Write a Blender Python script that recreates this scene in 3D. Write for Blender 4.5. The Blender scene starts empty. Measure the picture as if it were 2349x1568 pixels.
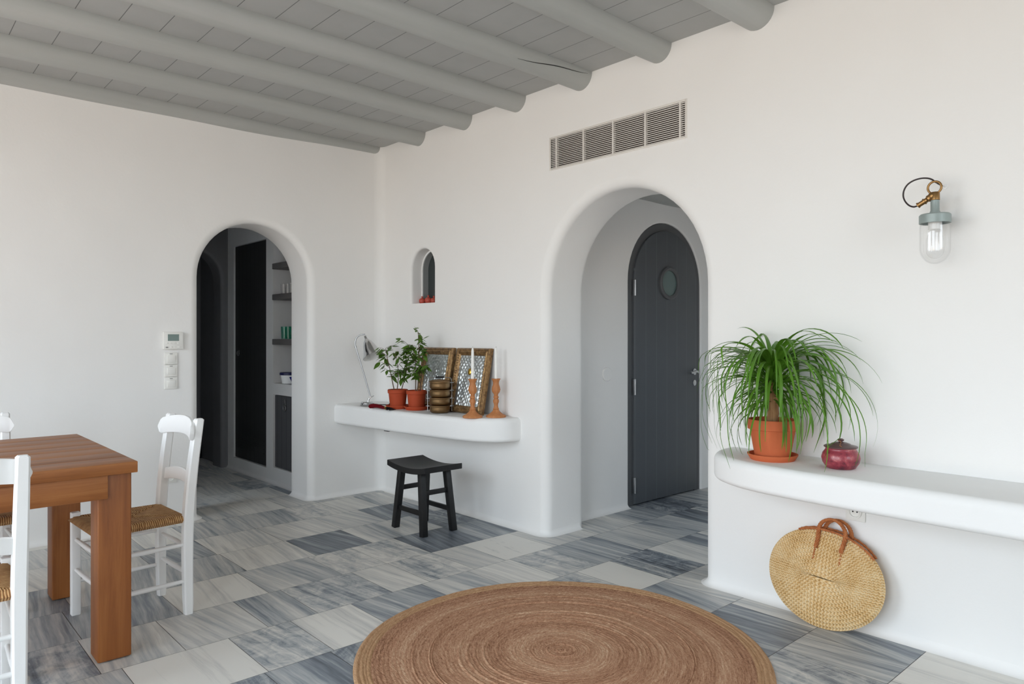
import bpy, bmesh, math, random
from mathutils import Vector, Matrix
from mathutils.geometry import tessellate_polygon

PI = math.pi
SC = bpy.context.scene
COL = SC.collection
rnd = random.Random(7)

# ------------------------------------------------------------------ key dimensions
XB = 3.167      # inner face of the right wall (plane x = XB)
YA = 5.087      # inner face of the back wall (plane y = YA)
ZC = 2.803      # ceiling
XL, YN = -1.7, -1.9   # walls outside the frame

# ------------------------------------------------------------------ camera
cd = bpy.data.cameras.new('camera')
cam = bpy.data.objects.new('camera', cd); COL.objects.link(cam)
cam.location = (0, 0, 1.25)
cam.rotation_euler = (PI / 2, 0, -math.radians(42.2475))
cd.sensor_fit = 'HORIZONTAL'; cd.sensor_width = 36.0
cd.lens = 36.0 * 1642.06 / 2349
cd.shift_y = -(784 - 772.36) / 2349
cd.clip_start = 0.05
SC.camera = cam

# ------------------------------------------------------------------ view, world, daylight
SC.view_settings.view_transform = 'Standard'
SC.view_settings.look = 'None'
SC.view_settings.gamma = 1
SC.view_settings.use_curve_mapping = False
SC.view_settings.exposure = 0.0
SC.cycles.max_bounces = 14
SC.cycles.diffuse_bounces = 8
SC.cycles.glossy_bounces = 4
SC.cycles.transmission_bounces = 8
SC.cycles.transparent_max_bounces = 12
SC.cycles.caustics_reflective = False
SC.cycles.caustics_refractive = False
SC.cycles.sample_clamp_indirect = 8
SC.cycles.use_denoising = True

SKY_STRENGTH = 7.6
SKY_LOW, SKY_HIGH = (0.86, 0.94, 1.0), (0.60, 0.78, 1.0)
GROUND = (0.62, 0.56, 0.50)
w = bpy.data.worlds.new('world'); SC.world = w; w.use_nodes = True
nt = w.node_tree; nt.nodes.clear()
o_ = nt.nodes.new('ShaderNodeOutputWorld'); bg = nt.nodes.new('ShaderNodeBackground')
tc = nt.nodes.new('ShaderNodeTexCoord'); sp = nt.nodes.new('ShaderNodeSeparateXYZ')
cr = nt.nodes.new('ShaderNodeValToRGB'); mp = nt.nodes.new('ShaderNodeMapRange')
nt.links.new(tc.outputs['Generated'], sp.inputs[0]); nt.links.new(sp.outputs['Z'], mp.inputs[0])
mp.inputs[1].default_value = -1; mp.inputs[2].default_value = 1
nt.links.new(mp.outputs[0], cr.inputs[0]); nt.links.new(cr.outputs[0], bg.inputs[0])
e = cr.color_ramp.elements
e[0].position = 0.0; e[0].color = (*GROUND, 1)
e[1].position = 1.0; e[1].color = (*SKY_HIGH, 1)
x_ = e.new(0.49); x_.color = (*GROUND, 1)
x_ = e.new(0.515); x_.color = (*SKY_LOW, 1)
bg.inputs[1].default_value = SKY_STRENGTH
nt.links.new(bg.outputs[0], o_.inputs[0])


def portal(name, loc, rot, sx, sy):
    """marks a daylight opening so that the sky seen through it is sampled well"""
    l = bpy.data.lights.new(name, 'AREA'); l.shape = 'RECTANGLE'; l.size = sx; l.size_y = sy
    l.cycles.is_portal = True
    ob = bpy.data.objects.new(name, l); COL.objects.link(ob); ob.location = loc; ob.rotation_euler = rot


# openings (outside the frame): two terrace doors in the left wall, one opening added behind the camera to brighten the back wall, one in the vestibule
OPEN_L = [(-0.35, 1.35, 0.05, 2.62), (2.05, 4.10, 0.05, 2.62)]        # y0 y1 z0 z1 on x = XL
OPEN_N = [(1.10, 2.20, 1.15, 2.50)]                                    # x0 x1 z0 z1 on y = YN
for (a, b, z0, z1) in OPEN_L:
    portal('daylight_opening', (XL - 0.02, (a + b) / 2, (z0 + z1) / 2), (0, -PI / 2, 0), z1 - z0, b - a)
for (a, b, z0, z1) in OPEN_N:
    portal('daylight_opening', ((a + b) / 2, YN - 0.02, (z0 + z1) / 2), (PI / 2, 0, 0), b - a, z1 - z0)
OPEN_V = (4.05, 4.75, 1.1, 1.8)
portal('daylight_opening', (4.4, 0.78, 1.45), (PI / 2, 0, 0), 0.7, 0.7)


# ================================================================== helpers
def link(o, parent=None):
    COL.objects.link(o)
    if parent is not None:
        o.parent = parent
    return o


class MB:
    """collects shapes in one bmesh, linked as ONE mesh object by build()"""
    def __init__(s):
        s.bm = bmesh.new(); s.uv = None

    def _take(s, b, M=None):
        if M is not None:
            b.transform(M)
        me = bpy.data.meshes.new('tmp'); b.to_mesh(me); b.free()
        s.bm.from_mesh(me); bpy.data.meshes.remove(me)

    def box(s, c, d, bevel=0.0, seg=2, M=None):
        b = bmesh.new(); bmesh.ops.create_cube(b, size=1.0)
        for v in b.verts:
            v.co = Vector((v.co.x * d[0], v.co.y * d[1], v.co.z * d[2]))
        if bevel > 0:
            bmesh.ops.bevel(b, geom=list(b.edges), offset=bevel, segments=seg, affect='EDGES', profile=0.5)
        for v in b.verts:
            v.co += Vector(c)
        s._take(b, M); return s

    def span(s, x0, x1, y0, y1, z0, z1, bevel=0.0, seg=2):
        return s.box(((x0 + x1) / 2, (y0 + y1) / 2, (z0 + z1) / 2), (abs(x1 - x0), abs(y1 - y0), abs(z1 - z0)), bevel, seg)

    def bar(s, p0, p1, wx, wy, bevel=0.0, side=(1, 0, 0), w1=None):
        """rectangular bar between two points; `side` is roughly its width direction"""
        p0, p1 = Vector(p0), Vector(p1); a = (p1 - p0); L = a.length; a.normalize()
        sd = Vector(side); sd = (sd - a * sd.dot(a)).normalized(); t = a.cross(sd)
        b = bmesh.new(); bmesh.ops.create_cube(b, size=1.0)
        k = w1 if w1 else 1.0
        for v in b.verts:
            f = k if v.co.z > 0 else 1.0
            v.co = Vector((v.co.x * wx * f, v.co.y * wy * f, (v.co.z + .5) * L))
        if bevel > 0:
            bmesh.ops.bevel(b, geom=list(b.edges), offset=bevel, segments=2, affect='EDGES', profile=0.5)
        M = Matrix(((sd.x, t.x, a.x, p0.x), (sd.y, t.y, a.y, p0.y), (sd.z, t.z, a.z, p0.z), (0, 0, 0, 1)))
        s._take(b, M); return s

    def grid(s, rows, closed_u=False, closed_v=False, uvs=None, cap=False):
        """rows: list of lists of points"""
        vs = [[s.bm.verts.new(p) for p in r] for r in rows]
        n, m = len(vs), len(vs[0])
        if uvs and s.uv is None:
            s.uv = s.bm.loops.layers.uv.new('UVMap')
        for i in range(n if closed_v else n - 1):
            for j in range(m if closed_u else m - 1):
                i2, j2 = (i + 1) % n, (j + 1) % m
                try:
                    f = s.bm.faces.new((vs[i][j], vs[i][j2], vs[i2][j2], vs[i2][j]))
                except ValueError:
                    continue
                if uvs:
                    for lp, (a, b) in zip(f.loops, ((i, j), (i, j + 1), (i + 1, j + 1), (i + 1, j))):
                        lp[s.uv].uv = uvs(a, b)
        if cap:
            for r in (vs[0], vs[-1]):
                try:
                    s.bm.faces.new(r)
                except ValueError:
                    pass
        return s

    def tube(s, path, r, seg=10, cap=True, closed=False):
        P = [Vector(p) for p in path]; n = len(P)
        R = r if isinstance(r, (list, tuple)) else [r] * n
        prev = None; rows = []
        for i in range(n):
            if closed:
                t = (P[(i + 1) % n] - P[i - 1]).normalized()
            else:
                t = (P[min(i + 1, n - 1)] - P[max(i - 1, 0)]).normalized()
            if prev is None:
                h = Vector((0, 0, 1)) if abs(t.z) < .9 else Vector((1, 0, 0))
                u = (h - t * h.dot(t)).normalized()
            else:
                u = (prev - t * prev.dot(t)).normalized()
            prev = u; v = t.cross(u)
            rows.append([P[i] + (u * math.cos(2 * PI * k / seg) + v * math.sin(2 * PI * k / seg)) * R[i] for k in range(seg)])
        s.grid(rows, closed_u=True, closed_v=closed, cap=cap and not closed); return s

    def lathe(s, prof, seg=32, c=(0, 0, 0), M=None, cap=True):
        b = MB()
        rows = [[(max(r, 1e-5) * math.cos(2 * PI * k / seg), max(r, 1e-5) * math.sin(2 * PI * k / seg), z) for k in range(seg)] for r, z in prof]
        b.grid(rows, closed_u=True, cap=cap)
        bmesh.ops.remove_doubles(b.bm, verts=b.bm.verts, dist=2e-5)
        for v in b.bm.verts:
            v.co += Vector(c)
        s._take(b.bm, M); return s

    def prism(s, poly, f0, f1, bevel=0.0):
        """poly: 2-D points; f0/f1 map a 2-D point to 3-D for the two faces"""
        b = bmesh.new()
        A = [b.verts.new(f0(p)) for p in poly]; B = [b.verts.new(f1(p)) for p in poly]; n = len(poly)
        b.faces.new(A); b.faces.new(B[::-1])
        for i in range(n):
            b.faces.new((A[i], B[i], B[(i + 1) % n], A[(i + 1) % n]))
        bmesh.ops.recalc_face_normals(b, faces=b.faces)
        if bevel > 0:
            ed = [e for e in b.edges if all(len(f.verts) > 4 for f in e.link_faces[:1]) or any(len(f.verts) > 4 for f in e.link_faces)]
            bmesh.ops.bevel(b, geom=ed, offset=bevel, segments=2, affect='EDGES', profile=0.5)
        s._take(b); return s

    def build(s, name, m, parent=None, smooth=38, fix=True):
        if fix:
            bmesh.ops.recalc_face_normals(s.bm, faces=s.bm.faces)
        me = bpy.data.meshes.new(name); s.bm.to_mesh(me); s.bm.free()
        if smooth:
            for p in me.polygons:
                p.use_smooth = True
            me.set_sharp_from_angle(angle=math.radians(smooth))
        me.materials.append(m)
        return link(bpy.data.objects.new(name, me), parent)


def tag(o, label, cat, group=None):
    o['label'] = label; o['category'] = cat
    if group:
        o['group'] = group
    return o


def thing(name, label, cat, loc=(0, 0, 0), rz=0.0, group=None):
    o = link(bpy.data.objects.new(name, None)); o.location = loc; o.rotation_euler = (0, 0, rz)
    o.empty_display_size = .1
    return tag(o, label, cat, group)


def struct(o, label=None):
    o['kind'] = 'structure'
    if label:
        o['label'] = label
    return o


def dup(root, loc, rz, label, group=None):
    r = root.copy(); COL.objects.link(r); r.location = loc; r.rotation_euler = (0, 0, rz); r['label'] = label
    if group:
        r['group'] = group
    for ch in list(root.children):
        c = ch.copy(); COL.objects.link(c); c.parent = r
        for g in ch.children:
            d = g.copy(); COL.objects.link(d); d.parent = c
    return r


def smoothpath(pts, n=8):
    """Catmull-Rom through points"""
    P = [Vector(p) for p in pts]; P = [P[0] * 2 - P[1]] + P + [P[-1] * 2 - P[-2]]; out = []
    for i in range(1, len(P) - 2):
        for k in range(n):
            t = k / n; a, b, c, d = P[i - 1:i + 3]
            out.append(.5 * ((2 * b) + (c - a) * t + (2 * a - 5 * b + 4 * c - d) * t * t + (3 * b - a - 3 * c + d) * t ** 3))
    out.append(P[-2]); return out


# ================================================================== materials
class NT:
    def __init__(s, name):
        s.m = bpy.data.materials.new(name); s.m.use_nodes = True; s.t = s.m.node_tree
        s.b = s.t.nodes['Principled BSDF']; s.out = s.t.nodes['Material Output']

    def n(s, kind, **kw):
        x = s.t.nodes.new('ShaderNode' + kind)
        for k, v in kw.items():
            setattr(x, k, v)
        return x

    def l(s, a, b):
        s.t.links.new(a, b)

    def val(s, sock, v):
        if isinstance(v, (int, float, tuple)):
            sock.default_value = v
        else:
            s.l(v, sock)

    def math(s, op, a, b=0.0, c=0.0):
        x = s.n('Math', operation=op)
        for i, v in enumerate((a, b, c)):
            s.val(x.inputs[i], v)
        return x.outputs[0]

    def noise(s, vec, scale=5.0, detail=4.0, rough=.55, dist=0.0):
        x = s.n('TexNoise')
        if vec is not None:
            s.l(vec, x.inputs['Vector'])
        x.inputs['Scale'].default_value = scale; x.inputs['Detail'].default_value = detail
        x.inputs['Roughness'].default_value = rough; x.inputs['Distortion'].default_value = dist
        return x.outputs[0]

    def mapping(s, vec, scale=(1, 1, 1), loc=(0, 0, 0), rot=(0, 0, 0)):
        x = s.n('Mapping'); s.l(vec, x.inputs[0])
        x.inputs['Scale'].default_value = scale; x.inputs['Rotation'].default_value = rot
        s.val(x.inputs['Location'], loc)
        return x.outputs[0]

    def obj(s):
        return s.n('TexCoord').outputs['Object']

    def uv(s):
        return s.n('TexCoord').outputs['UV']

    def ramp(s, fac, stops):
        x = s.n('ValToRGB'); s.l(fac, x.inputs[0]); e = x.color_ramp.elements
        while len(e) > 1:
            e.remove(e[-1])
        e[0].position = stops[0][0]; e[0].color = (*stops[0][1], 1)
        for p, c in stops[1:]:
            k = e.new(p); k.color = (*c, 1)
        return x.outputs[0]

    def mix(s, f, a, b, mode='MIX'):
        x = s.n('MixRGB', blend_type=mode); s.val(x.inputs[0], f)
        for i, v in ((1, a), (2, b)):
            if isinstance(v, tuple):
                x.inputs[i].default_value = (*v, 1)
            else:
                s.l(v, x.inputs[i])
        return x.outputs[0]

    def bump(s, h, strength=.3, dist=.01):
        x = s.n('Bump'); s.l(h, x.inputs['Height']); x.inputs['Strength'].default_value = strength
        x.inputs['Distance'].default_value = dist; s.l(x.outputs[0], s.b.inputs['Normal'])

    def set(s, col=None, rough=None, metal=None, spec=None):
        if col is not None:
            if isinstance(col, tuple):
                s.b.inputs['Base Color'].default_value = (*col, 1)
            else:
                s.l(col, s.b.inputs['Base Color'])
        if rough is not None:
            s.val(s.b.inputs['Roughness'], rough)
        if metal is not None:
            s.b.inputs['Metallic'].default_value = metal
        if spec is not None:
            s.b.inputs['Specular IOR Level'].default_value = spec
        return s.m


def lin(r, g, b):
    f = lambda c: (c / 255 / 12.92) if c / 255 <= .04045 else ((c / 255 + .055) / 1.055) ** 2.4
    return (f(r), f(g), f(b))


def mat_paint(name, col, rough=.5, var=.06, bump=.08, bscale=60, spec=.4, metal=0):
    t = NT(name); v = t.obj()
    n = t.noise(v, 6, 5)
    c = t.mix(n, tuple(x * (1 - var) for x in col), tuple(min(1, x * (1 + var)) for x in col))
    t.bump(t.noise(v, bscale, 3), bump, .004)
    return t.set(c, rough, metal, spec)


def mat_plaster(name, col):
    t = NT(name); v = t.obj()
    n = t.noise(v, 1.7, 4)
    c = t.mix(n, tuple(x * .975 for x in col), tuple(min(1, x * 1.015) for x in col))
    h = t.math('ADD', t.math('MULTIPLY', t.noise(v, 2.6, 2), 1.0), t.math('MULTIPLY', t.noise(v, 55, 3), .05))
    t.bump(h, .22, .05)
    return t.set(c, .85, 0, .25)


def mat_wood(name, c0, c1, c2, axis=0, scale=1.0, rough=.45, bump=.12):
    t = NT(name); v = t.obj()
    sc = [30 * scale] * 3; sc[axis] = 1.6 * scale
    m = t.mapping(v, tuple(sc))
    n1 = t.noise(m, 1.0, 6, .65, .8)
    sc2 = [7 * scale] * 3; sc2[axis] = .5 * scale
    n2 = t.noise(t.mapping(v, tuple(sc2)), 1.0, 3, .5, 1.2)
    f = t.math('ADD', t.math('MULTIPLY', n1, .55), t.math('MULTIPLY', n2, .45))
    c = t.ramp(f, [(.30, c0), (.5, c1), (.70, c2)])
    t.bump(n1, bump, .003)
    return t.set(c, rough, 0, .4)


def mat_floor():
    t = NT('grey_veined_marble'); v = t.obj()
    at = t.n('Attribute'); at.attribute_name = 'tile'
    sx = t.n('SeparateColor'); t.l(at.outputs['Color'], sx.inputs[0])
    r, g, b = sx.outputs[0], sx.outputs[1], sx.outputs[2]
    off = t.n('CombineXYZ'); t.l(t.math('MULTIPLY', g, 37.0), off.inputs[0]); t.l(t.math('MULTIPLY', b, 53.0), off.inputs[1]); t.l(t.math('MULTIPLY', r, 19.0), off.inputs[2])
    # tilt of the veins differs from tile to tile
    rot = t.n('VectorRotate', rotation_type='Z_AXIS'); t.l(v, rot.inputs['Vector'])
    t.l(t.math('MULTIPLY', t.math('SUBTRACT', b, .5), .36), rot.inputs['Angle'])
    vv = rot.outputs[0]
    def add(a, o):
        x = t.n('VectorMath', operation='ADD'); t.l(a, x.inputs[0]); t.l(o, x.inputs[1]); return x.outputs[0]
    warp = t.n('TexNoise'); t.l(add(vv, off.outputs[0]), warp.inputs['Vector']); warp.inputs['Scale'].default_value = 3.0; warp.inputs['Detail'].default_value = 2
    wv = t.n('VectorMath', operation='SCALE'); t.l(warp.outputs['Color'], wv.inputs[0]); wv.inputs['Scale'].default_value = .030
    vw = add(add(vv, off.outputs[0]), wv.outputs[0])
    streak = t.noise(t.mapping(vw, (34, 1.3, 6)), 1.0, 5, .62, .3)
    broad = t.noise(t.mapping(vw, (8, .8, 2)), 1.0, 3, .55, .5)
    fine = t.noise(t.mapping(vw, (95, 7, 10)), 1.0, 3, .6)
    blot = t.noise(t.mapping(vw, (9, 7, 7)), 1.0, 7, .72, 1.6)
    f = t.math('ADD', t.math('MULTIPLY', streak, .75), t.math('MULTIPLY', broad, .62))
    f = t.math('ADD', f, t.math('MULTIPLY', fine, .26))
    f = t.math('ADD', f, t.math('MULTIPLY', t.math('SUBTRACT', r, .5), .62))
    f = t.math('SUBTRACT', f, .20)
    # some tiles carry dark blotches in place of streaks
    bl = t.math('MULTIPLY', t.math('GREATER_THAN', g, .80), t.math('SUBTRACT', blot, .5))
    f = t.math('ADD', f, t.math('MULTIPLY', bl, .9))
    c = t.ramp(f, [(.18, lin(84, 90, 98)), (.36, lin(124, 131, 139)), (.52, lin(172, 175, 176)), (.68, lin(204, 202, 197)), (.85, lin(226, 223, 216))])
    t.bump(t.noise(v, 30, 3), .04, .002)
    return t.set(c, t.math('ADD', .38, t.math('MULTIPLY', fine, .12)), 0, .4)


def mat_jute():
    t = NT('jute_braid'); u = t.uv(); sx = t.n('SeparateXYZ'); t.l(u, sx.inputs[0]); a, r = sx.outputs[0], sx.outputs[1]
    v = t.obj()
    cv = t.n('CombineXYZ'); t.l(t.math('MULTIPLY', a, 10.0), cv.inputs[0]); t.l(t.math('MULTIPLY', r, 70.0), cv.inputs[1])
    ring = t.noise(cv.outputs[0], 1.0, 4, .7)
    r1 = t.n('CombineXYZ'); t.l(t.math('MULTIPLY', r, 9.0), r1.inputs[0])
    band = t.noise(r1.outputs[0], 1.0, 3, .5)
    c2 = t.n('CombineXYZ'); t.l(t.math('MULTIPLY', a, 60.0), c2.inputs[0]); t.l(t.math('MULTIPLY', r, 130.0), c2.inputs[1])
    fl = t.noise(c2.outputs[0], 1.0, 2, .6)
    f = t.math('ADD', t.math('MULTIPLY', ring, .30), t.math('ADD', t.math('MULTIPLY', band, .34), t.math('ADD', t.math('MULTIPLY', fl, .36), t.math('MULTIPLY', t.noise(v, 120, 2, .7), .24))))
    c = t.ramp(f, [(.48, lin(120, 82, 60)), (.59, lin(172, 128, 100)), (.68, lin(192, 152, 122)), (.80, lin(228, 200, 170))])
    edge = t.math('MULTIPLY', t.math('GREATER_THAN', r, .74), .45)
    c = t.mix(edge, c, t.mix(fl, lin(170, 132, 92), lin(212, 178, 132)))
    h = t.math('ADD', t.math('MULTIPLY', fl, .6), t.noise(v, 220, 2))
    t.bump(h, .6, .004)
    return t.set(c, .92, 0, .12)


def mat_basket():
    t = NT('woven_palm_straw'); u = t.uv(); sx = t.n('SeparateXYZ'); t.l(u, sx.inputs[0]); a, r = sx.outputs[0], sx.outputs[1]
    fr = t.math('FRACT', r); vee = t.math('ABSOLUTE', t.math('SUBTRACT', fr, .5))
    cnt = t.math('ADD', t.math('MULTIPLY', t.math('FLOOR', r), 8.0), 22.0)
    st = t.math('SINE', t.math('MULTIPLY', t.math('ADD', t.math('MULTIPLY', a, cnt), t.math('MULTIPLY', vee, .9)), 2 * PI))
    st = t.math('ADD', t.math('MULTIPLY', st, .5), .5)
    gap = t.math('SINE', t.math('MULTIPLY', r, 2 * PI))
    n = t.noise(t.obj(), 14, 4); n2 = t.noise(t.obj(), 160, 3)
    f = t.math('ADD', t.math('MULTIPLY', st, .26), t.math('ADD', t.math('MULTIPLY', n, .55), t.math('MULTIPLY', n2, .50)))
    c = t.ramp(f, [(.30, lin(132, 92, 46)), (.48, lin(204, 160, 100)), (.66, lin(230, 194, 140)), (.88, lin(242, 218, 176))])
    hole = t.math('LESS_THAN', t.math('ADD', st, t.math('MULTIPLY', n2, .9)), .34)
    c = t.mix(t.math('MULTIPLY', hole, .5), c, lin(96, 66, 34))
    t.bump(t.math('ADD', st, t.math('MULTIPLY', n2, .8)), .7, .006)
    return t.set(c, .8, 0, .2)


def mat_rush():
    t = NT('rush_cord'); v = t.obj(); sx = t.n('SeparateXYZ'); t.l(v, sx.inputs[0])
    ax = t.math('ABSOLUTE', t.math('MULTIPLY', sx.outputs[0], 1.0)); ay = t.math('ABSOLUTE', t.math('MULTIPLY', sx.outputs[1], .95))
    d = t.math('MINIMUM', ax, ay)
    n = t.noise(v, 35, 4)
    ph = t.math('ADD', t.math('MULTIPLY', d, 760.0), t.math('MULTIPLY', n, 5.0))
    s_ = t.math('ADD', t.math('MULTIPLY', t.math('SINE', ph), .5), .5)
    f = t.math('ADD', t.math('MULTIPLY', s_, .5), t.math('MULTIPLY', n, .55))
    c = t.ramp(f, [(.2, lin(120, 76, 40)), (.42, lin(178, 128, 80)), (.65, lin(212, 166, 114)), (.9, lin(228, 192, 142))])
    t.bump(s_, .8, .006)
    return t.set(c, .75, 0, .25)


def mat_leaf(name, c0, c1, rough=.38):
    t = NT(name); v = t.obj()
    c = t.mix(t.noise(v, 9, 3), c0, c1)
    m = t.set(c, rough, 0, .45)
    t.b.inputs['Subsurface Weight'].default_value = 0.0
    tr = t.n('BsdfTranslucent'); t.l(t.mix(.5, c, c1), tr.inputs[0])
    mx = t.n('MixShader'); mx.inputs[0].default_value = .22
    t.l(t.b.outputs[0], mx.inputs[1]); t.l(tr.outputs[0], mx.inputs[2]); t.l(mx.outputs[0], t.out.inputs[0])
    return m


def mat_glass(name, col=(1, 1, 1), rough=.02, ior=1.35):
    """thin blown glass: clear with fresnel reflections"""
    t = NT(name); t.t.nodes.remove(t.b)
    tr = t.n('BsdfTransparent'); tr.inputs[0].default_value = (*col, 1)
    gl = t.n('BsdfGlossy'); gl.inputs['Roughness'].default_value = rough
    fr = t.n('LayerWeight'); fr.inputs[0].default_value = .5
    k = t.math('ADD', t.math('MULTIPLY', t.math('POWER', fr.outputs['Facing'], 3.0), .45), .035)
    mx = t.n('MixShader'); t.l(k, mx.inputs[0]); t.l(tr.outputs[0], mx.inputs[1]); t.l(gl.outputs[0], mx.inputs[2])
    t.l(mx.outputs[0], t.out.inputs[0])
    return t.m


def mat_metal(name, col, rough=.25, var=.1):
    t = NT(name); v = t.obj()
    n = t.noise(v, 18, 4)
    c = t.mix(n, tuple(x * (1 - var) for x in col), tuple(min(1, x * (1 + var)) for x in col))
    t.bump(t.noise(v, 90, 2), .05, .002)
    return t.set(c, t.math('ADD', rough - .06, t.math('MULTIPLY', n, .12)), 1, .5)


def mat_flat(name, col, rough=.5, metal=0, spec=.4):
    return mat_paint(name, col, rough, .04, .03, 80, spec, metal)


def mat_embossed():
    t = NT('embossed_silver'); v = t.obj()
    n = t.noise(v, 60, 4)
    t.bump(t.math('ADD', n, t.math('MULTIPLY', t.noise(v, 160, 2), .4)), .5, .006)
    c = t.mix(t.noise(v, 12, 3), lin(176, 182, 182), lin(222, 226, 226))
    return t.set(c, .34, .8, .5)


def mat_gilt():
    t = NT('aged_gilt'); v = t.obj()
    n = t.noise(v, 40, 5, .7)
    c = t.ramp(n, [(.3, lin(74, 54, 34)), (.5, lin(138, 106, 68)), (.72, lin(180, 148, 100))])
    t.bump(t.noise(v, 120, 3), .4, .004)
    return t.set(c, .42, .55, .5)


def mat_raku():
    t = NT('crackled_red_glaze'); v = t.obj(); sx = t.n('SeparateXYZ'); t.l(v, sx.inputs[0])
    band = t.math('ADD', t.math('MULTIPLY', t.noise(v, 22, 5, .7, .5), .9), t.math('MULTIPLY', t.noise(t.mapping(v, (6, 6, 40)), 1, 3), .5))
    c = t.ramp(band, [(.50, lin(66, 38, 48)), (.62, lin(128, 42, 58)), (.76, lin(160, 66, 76)), (.90, lin(204, 138, 132))])
    t.bump(t.noise(v, 60, 4), .25, .004)
    return t.set(c, .3, 0, .6)


def mat_boards(name, col, pitch, axis, groove=.012, rough=.5, gv=.35):
    """painted tongue-and-groove boards: thin grooves every `pitch` along `axis` of object space"""
    t = NT(name); v = t.obj(); sx = t.n('SeparateXYZ'); t.l(v, sx.inputs[0])
    f = t.math('FRACT', t.math('DIVIDE', sx.outputs[axis], pitch))
    d = t.math('ABSOLUTE', t.math('SUBTRACT', f, .5))
    g = t.math('GREATER_THAN', d, .5 - groove)
    n = t.noise(t.mapping(v, (3, 3, 3)), 3, 4)
    base = t.mix(n, tuple(x * .94 for x in col), tuple(x * 1.06 for x in col))
    c = t.mix(g, base, tuple(x * gv for x in col))
    t.bump(t.math('SUBTRACT', 1.0, g), .5, .004)
    return t.set(c, rough, 0, .35)


M = {}
M['plaster'] = mat_plaster('white_plaster', lin(238, 237, 235))
M['plaster_grey'] = mat_plaster('white_plaster_shelf', lin(240, 240, 239))
M['hall_plaster'] = mat_plaster('hall_plaster', lin(206, 204, 202))  # plaster colour darkened to carry the hall's dimmer light
M['hall_dark'] = mat_paint('hall_wall_shaded', lin(104, 103, 104), .7)  # shade at the hall's far end, put into the wall colour
M['ceiling'] = mat_boards('ceiling_grey_boards', lin(172, 173, 171), .1868, 0, .010, .6)
M['log'] = mat_wood('log_grey_paint', lin(166, 168, 165), lin(173, 175, 172), lin(180, 181, 179), 0, .35, .5, .06)
M['floor'] = mat_floor()
M['grout'] = mat_paint('grey_grout', lin(120, 120, 118), .9)
M['oak'] = mat_wood('oiled_teak', lin(112, 62, 26), lin(158, 98, 50), lin(182, 122, 70), 0, 1.0)
M['oak_v'] = mat_wood('oiled_teak_upright', lin(106, 56, 22), lin(142, 84, 40), lin(166, 106, 56), 2, 1.0)
M['white_paint'] = mat_paint('white_wood_paint', lin(236, 236, 235), .38, .02, .1, 40)
M['rush'] = mat_rush()
M['jute'] = mat_jute()
M['basket'] = mat_basket()
M['rope'] = mat_wood('reddish_palm_cord', lin(140, 78, 42), lin(178, 106, 60), lin(200, 134, 84), 2, 6, .8, .6)
M['black_wood'] = mat_wood('black_stained_wood', lin(14, 14, 15), lin(22, 22, 23), lin(32, 32, 33), 1, 1, .42, .1)
M['terracotta'] = mat_paint('terracotta', lin(196, 104, 66), .75, .14, .2, 50, .2)
M['terracotta_dark'] = mat_paint('fired_red_terracotta', lin(172, 72, 42), .7, .08, .1, 50, .25)
M['soil'] = mat_paint('potting_soil', lin(64, 44, 32), .95, .4, 1, 120, .1)
M['palm_leaf'] = mat_leaf('strap_leaf_green', lin(44, 92, 22), lin(116, 166, 52))
M['ficus_leaf'] = mat_leaf('small_leaf_green', lin(56, 92, 30), lin(104, 140, 52))
M['bark'] = mat_wood('tan_bark', lin(120, 82, 50), lin(164, 122, 84), lin(190, 150, 110), 2, 3, .85, .5)
M['twig'] = mat_paint('grey_brown_twig', lin(104, 84, 68), .8, .2)
M['door'] = mat_boards('door_charcoal_boards', lin(84, 88, 92), .1325, 0, .016, .42, 1.5)
M['door_frame'] = mat_paint('door_frame_charcoal', lin(88, 90, 92), .45)
M['frame_grey'] = mat_paint('mid_grey_frame', lin(150, 153, 152), .5)
M['steel'] = mat_metal('brushed_steel', lin(176, 178, 180), .3, .04)
M['chrome'] = mat_metal('polished_chrome', lin(206, 208, 210), .17, .03)
M['brass'] = mat_metal('aged_brass', lin(156, 122, 80), .38)
M['bronze'] = mat_metal('tinned_copper', lin(146, 118, 84), .40, .25)
M['galv'] = mat_paint('galvanised_grey', lin(150, 162, 160), .45, .1, .1, 60, .5, .25)
M['glass'] = mat_glass('clear_glass')
M['green_glass'] = mat_glass('green_glass', (.62, .86, .80), .03, 1.5)
M['door_glass'] = mat_paint('frosted_green_glass', lin(92, 112, 110), .15, .05, .02, 60, .6)
M['dark_glass'] = mat_paint('dark_window_glass', lin(62, 68, 68), .12, .05, .01, 60, .6)
M['porcelain'] = mat_flat('white_porcelain', lin(236, 236, 234), .25)
M['plastic'] = mat_flat('white_switch_plastic', lin(236, 235, 230), .35)
M['plastic_grey'] = mat_flat('grey_plastic', lin(150, 150, 148), .4)
M['lcd'] = mat_flat('grey_green_display', lin(122, 140, 136), .2)
M['rubber'] = mat_flat('dark_rubber', lin(46, 36, 36), .5)
M['black'] = mat_flat('black_plastic', lin(24, 24, 25), .45)
M['wax'] = mat_flat('white_wax', lin(240, 239, 234), .4)
M['turned_wood'] = mat_wood('turned_pale_wood', lin(160, 98, 56), lin(188, 124, 76), lin(206, 148, 100), 2, 1.5, .55, .1)
M['embossed'] = mat_embossed()
M['gilt'] = mat_gilt()
M['gold'] = mat_metal('gold_leaf', lin(206, 164, 72), .3)
M['maroon'] = mat_paint('maroon_cloth', lin(104, 20, 28), .9, .2, .6, 120, .1)
M['fringe'] = mat_paint('black_fringe', lin(38, 30, 30), .9, .5, .8, 200, .1)
M['raku'] = mat_raku()
M['raku_lid'] = mat_paint('dark_metallic_glaze', lin(92, 66, 66), .3, .35, .3, 40, .6)
M['pomegranate'] = mat_paint('pomegranate_skin', lin(190, 84, 70), .45, .25, .2, 30, .4)
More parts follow.
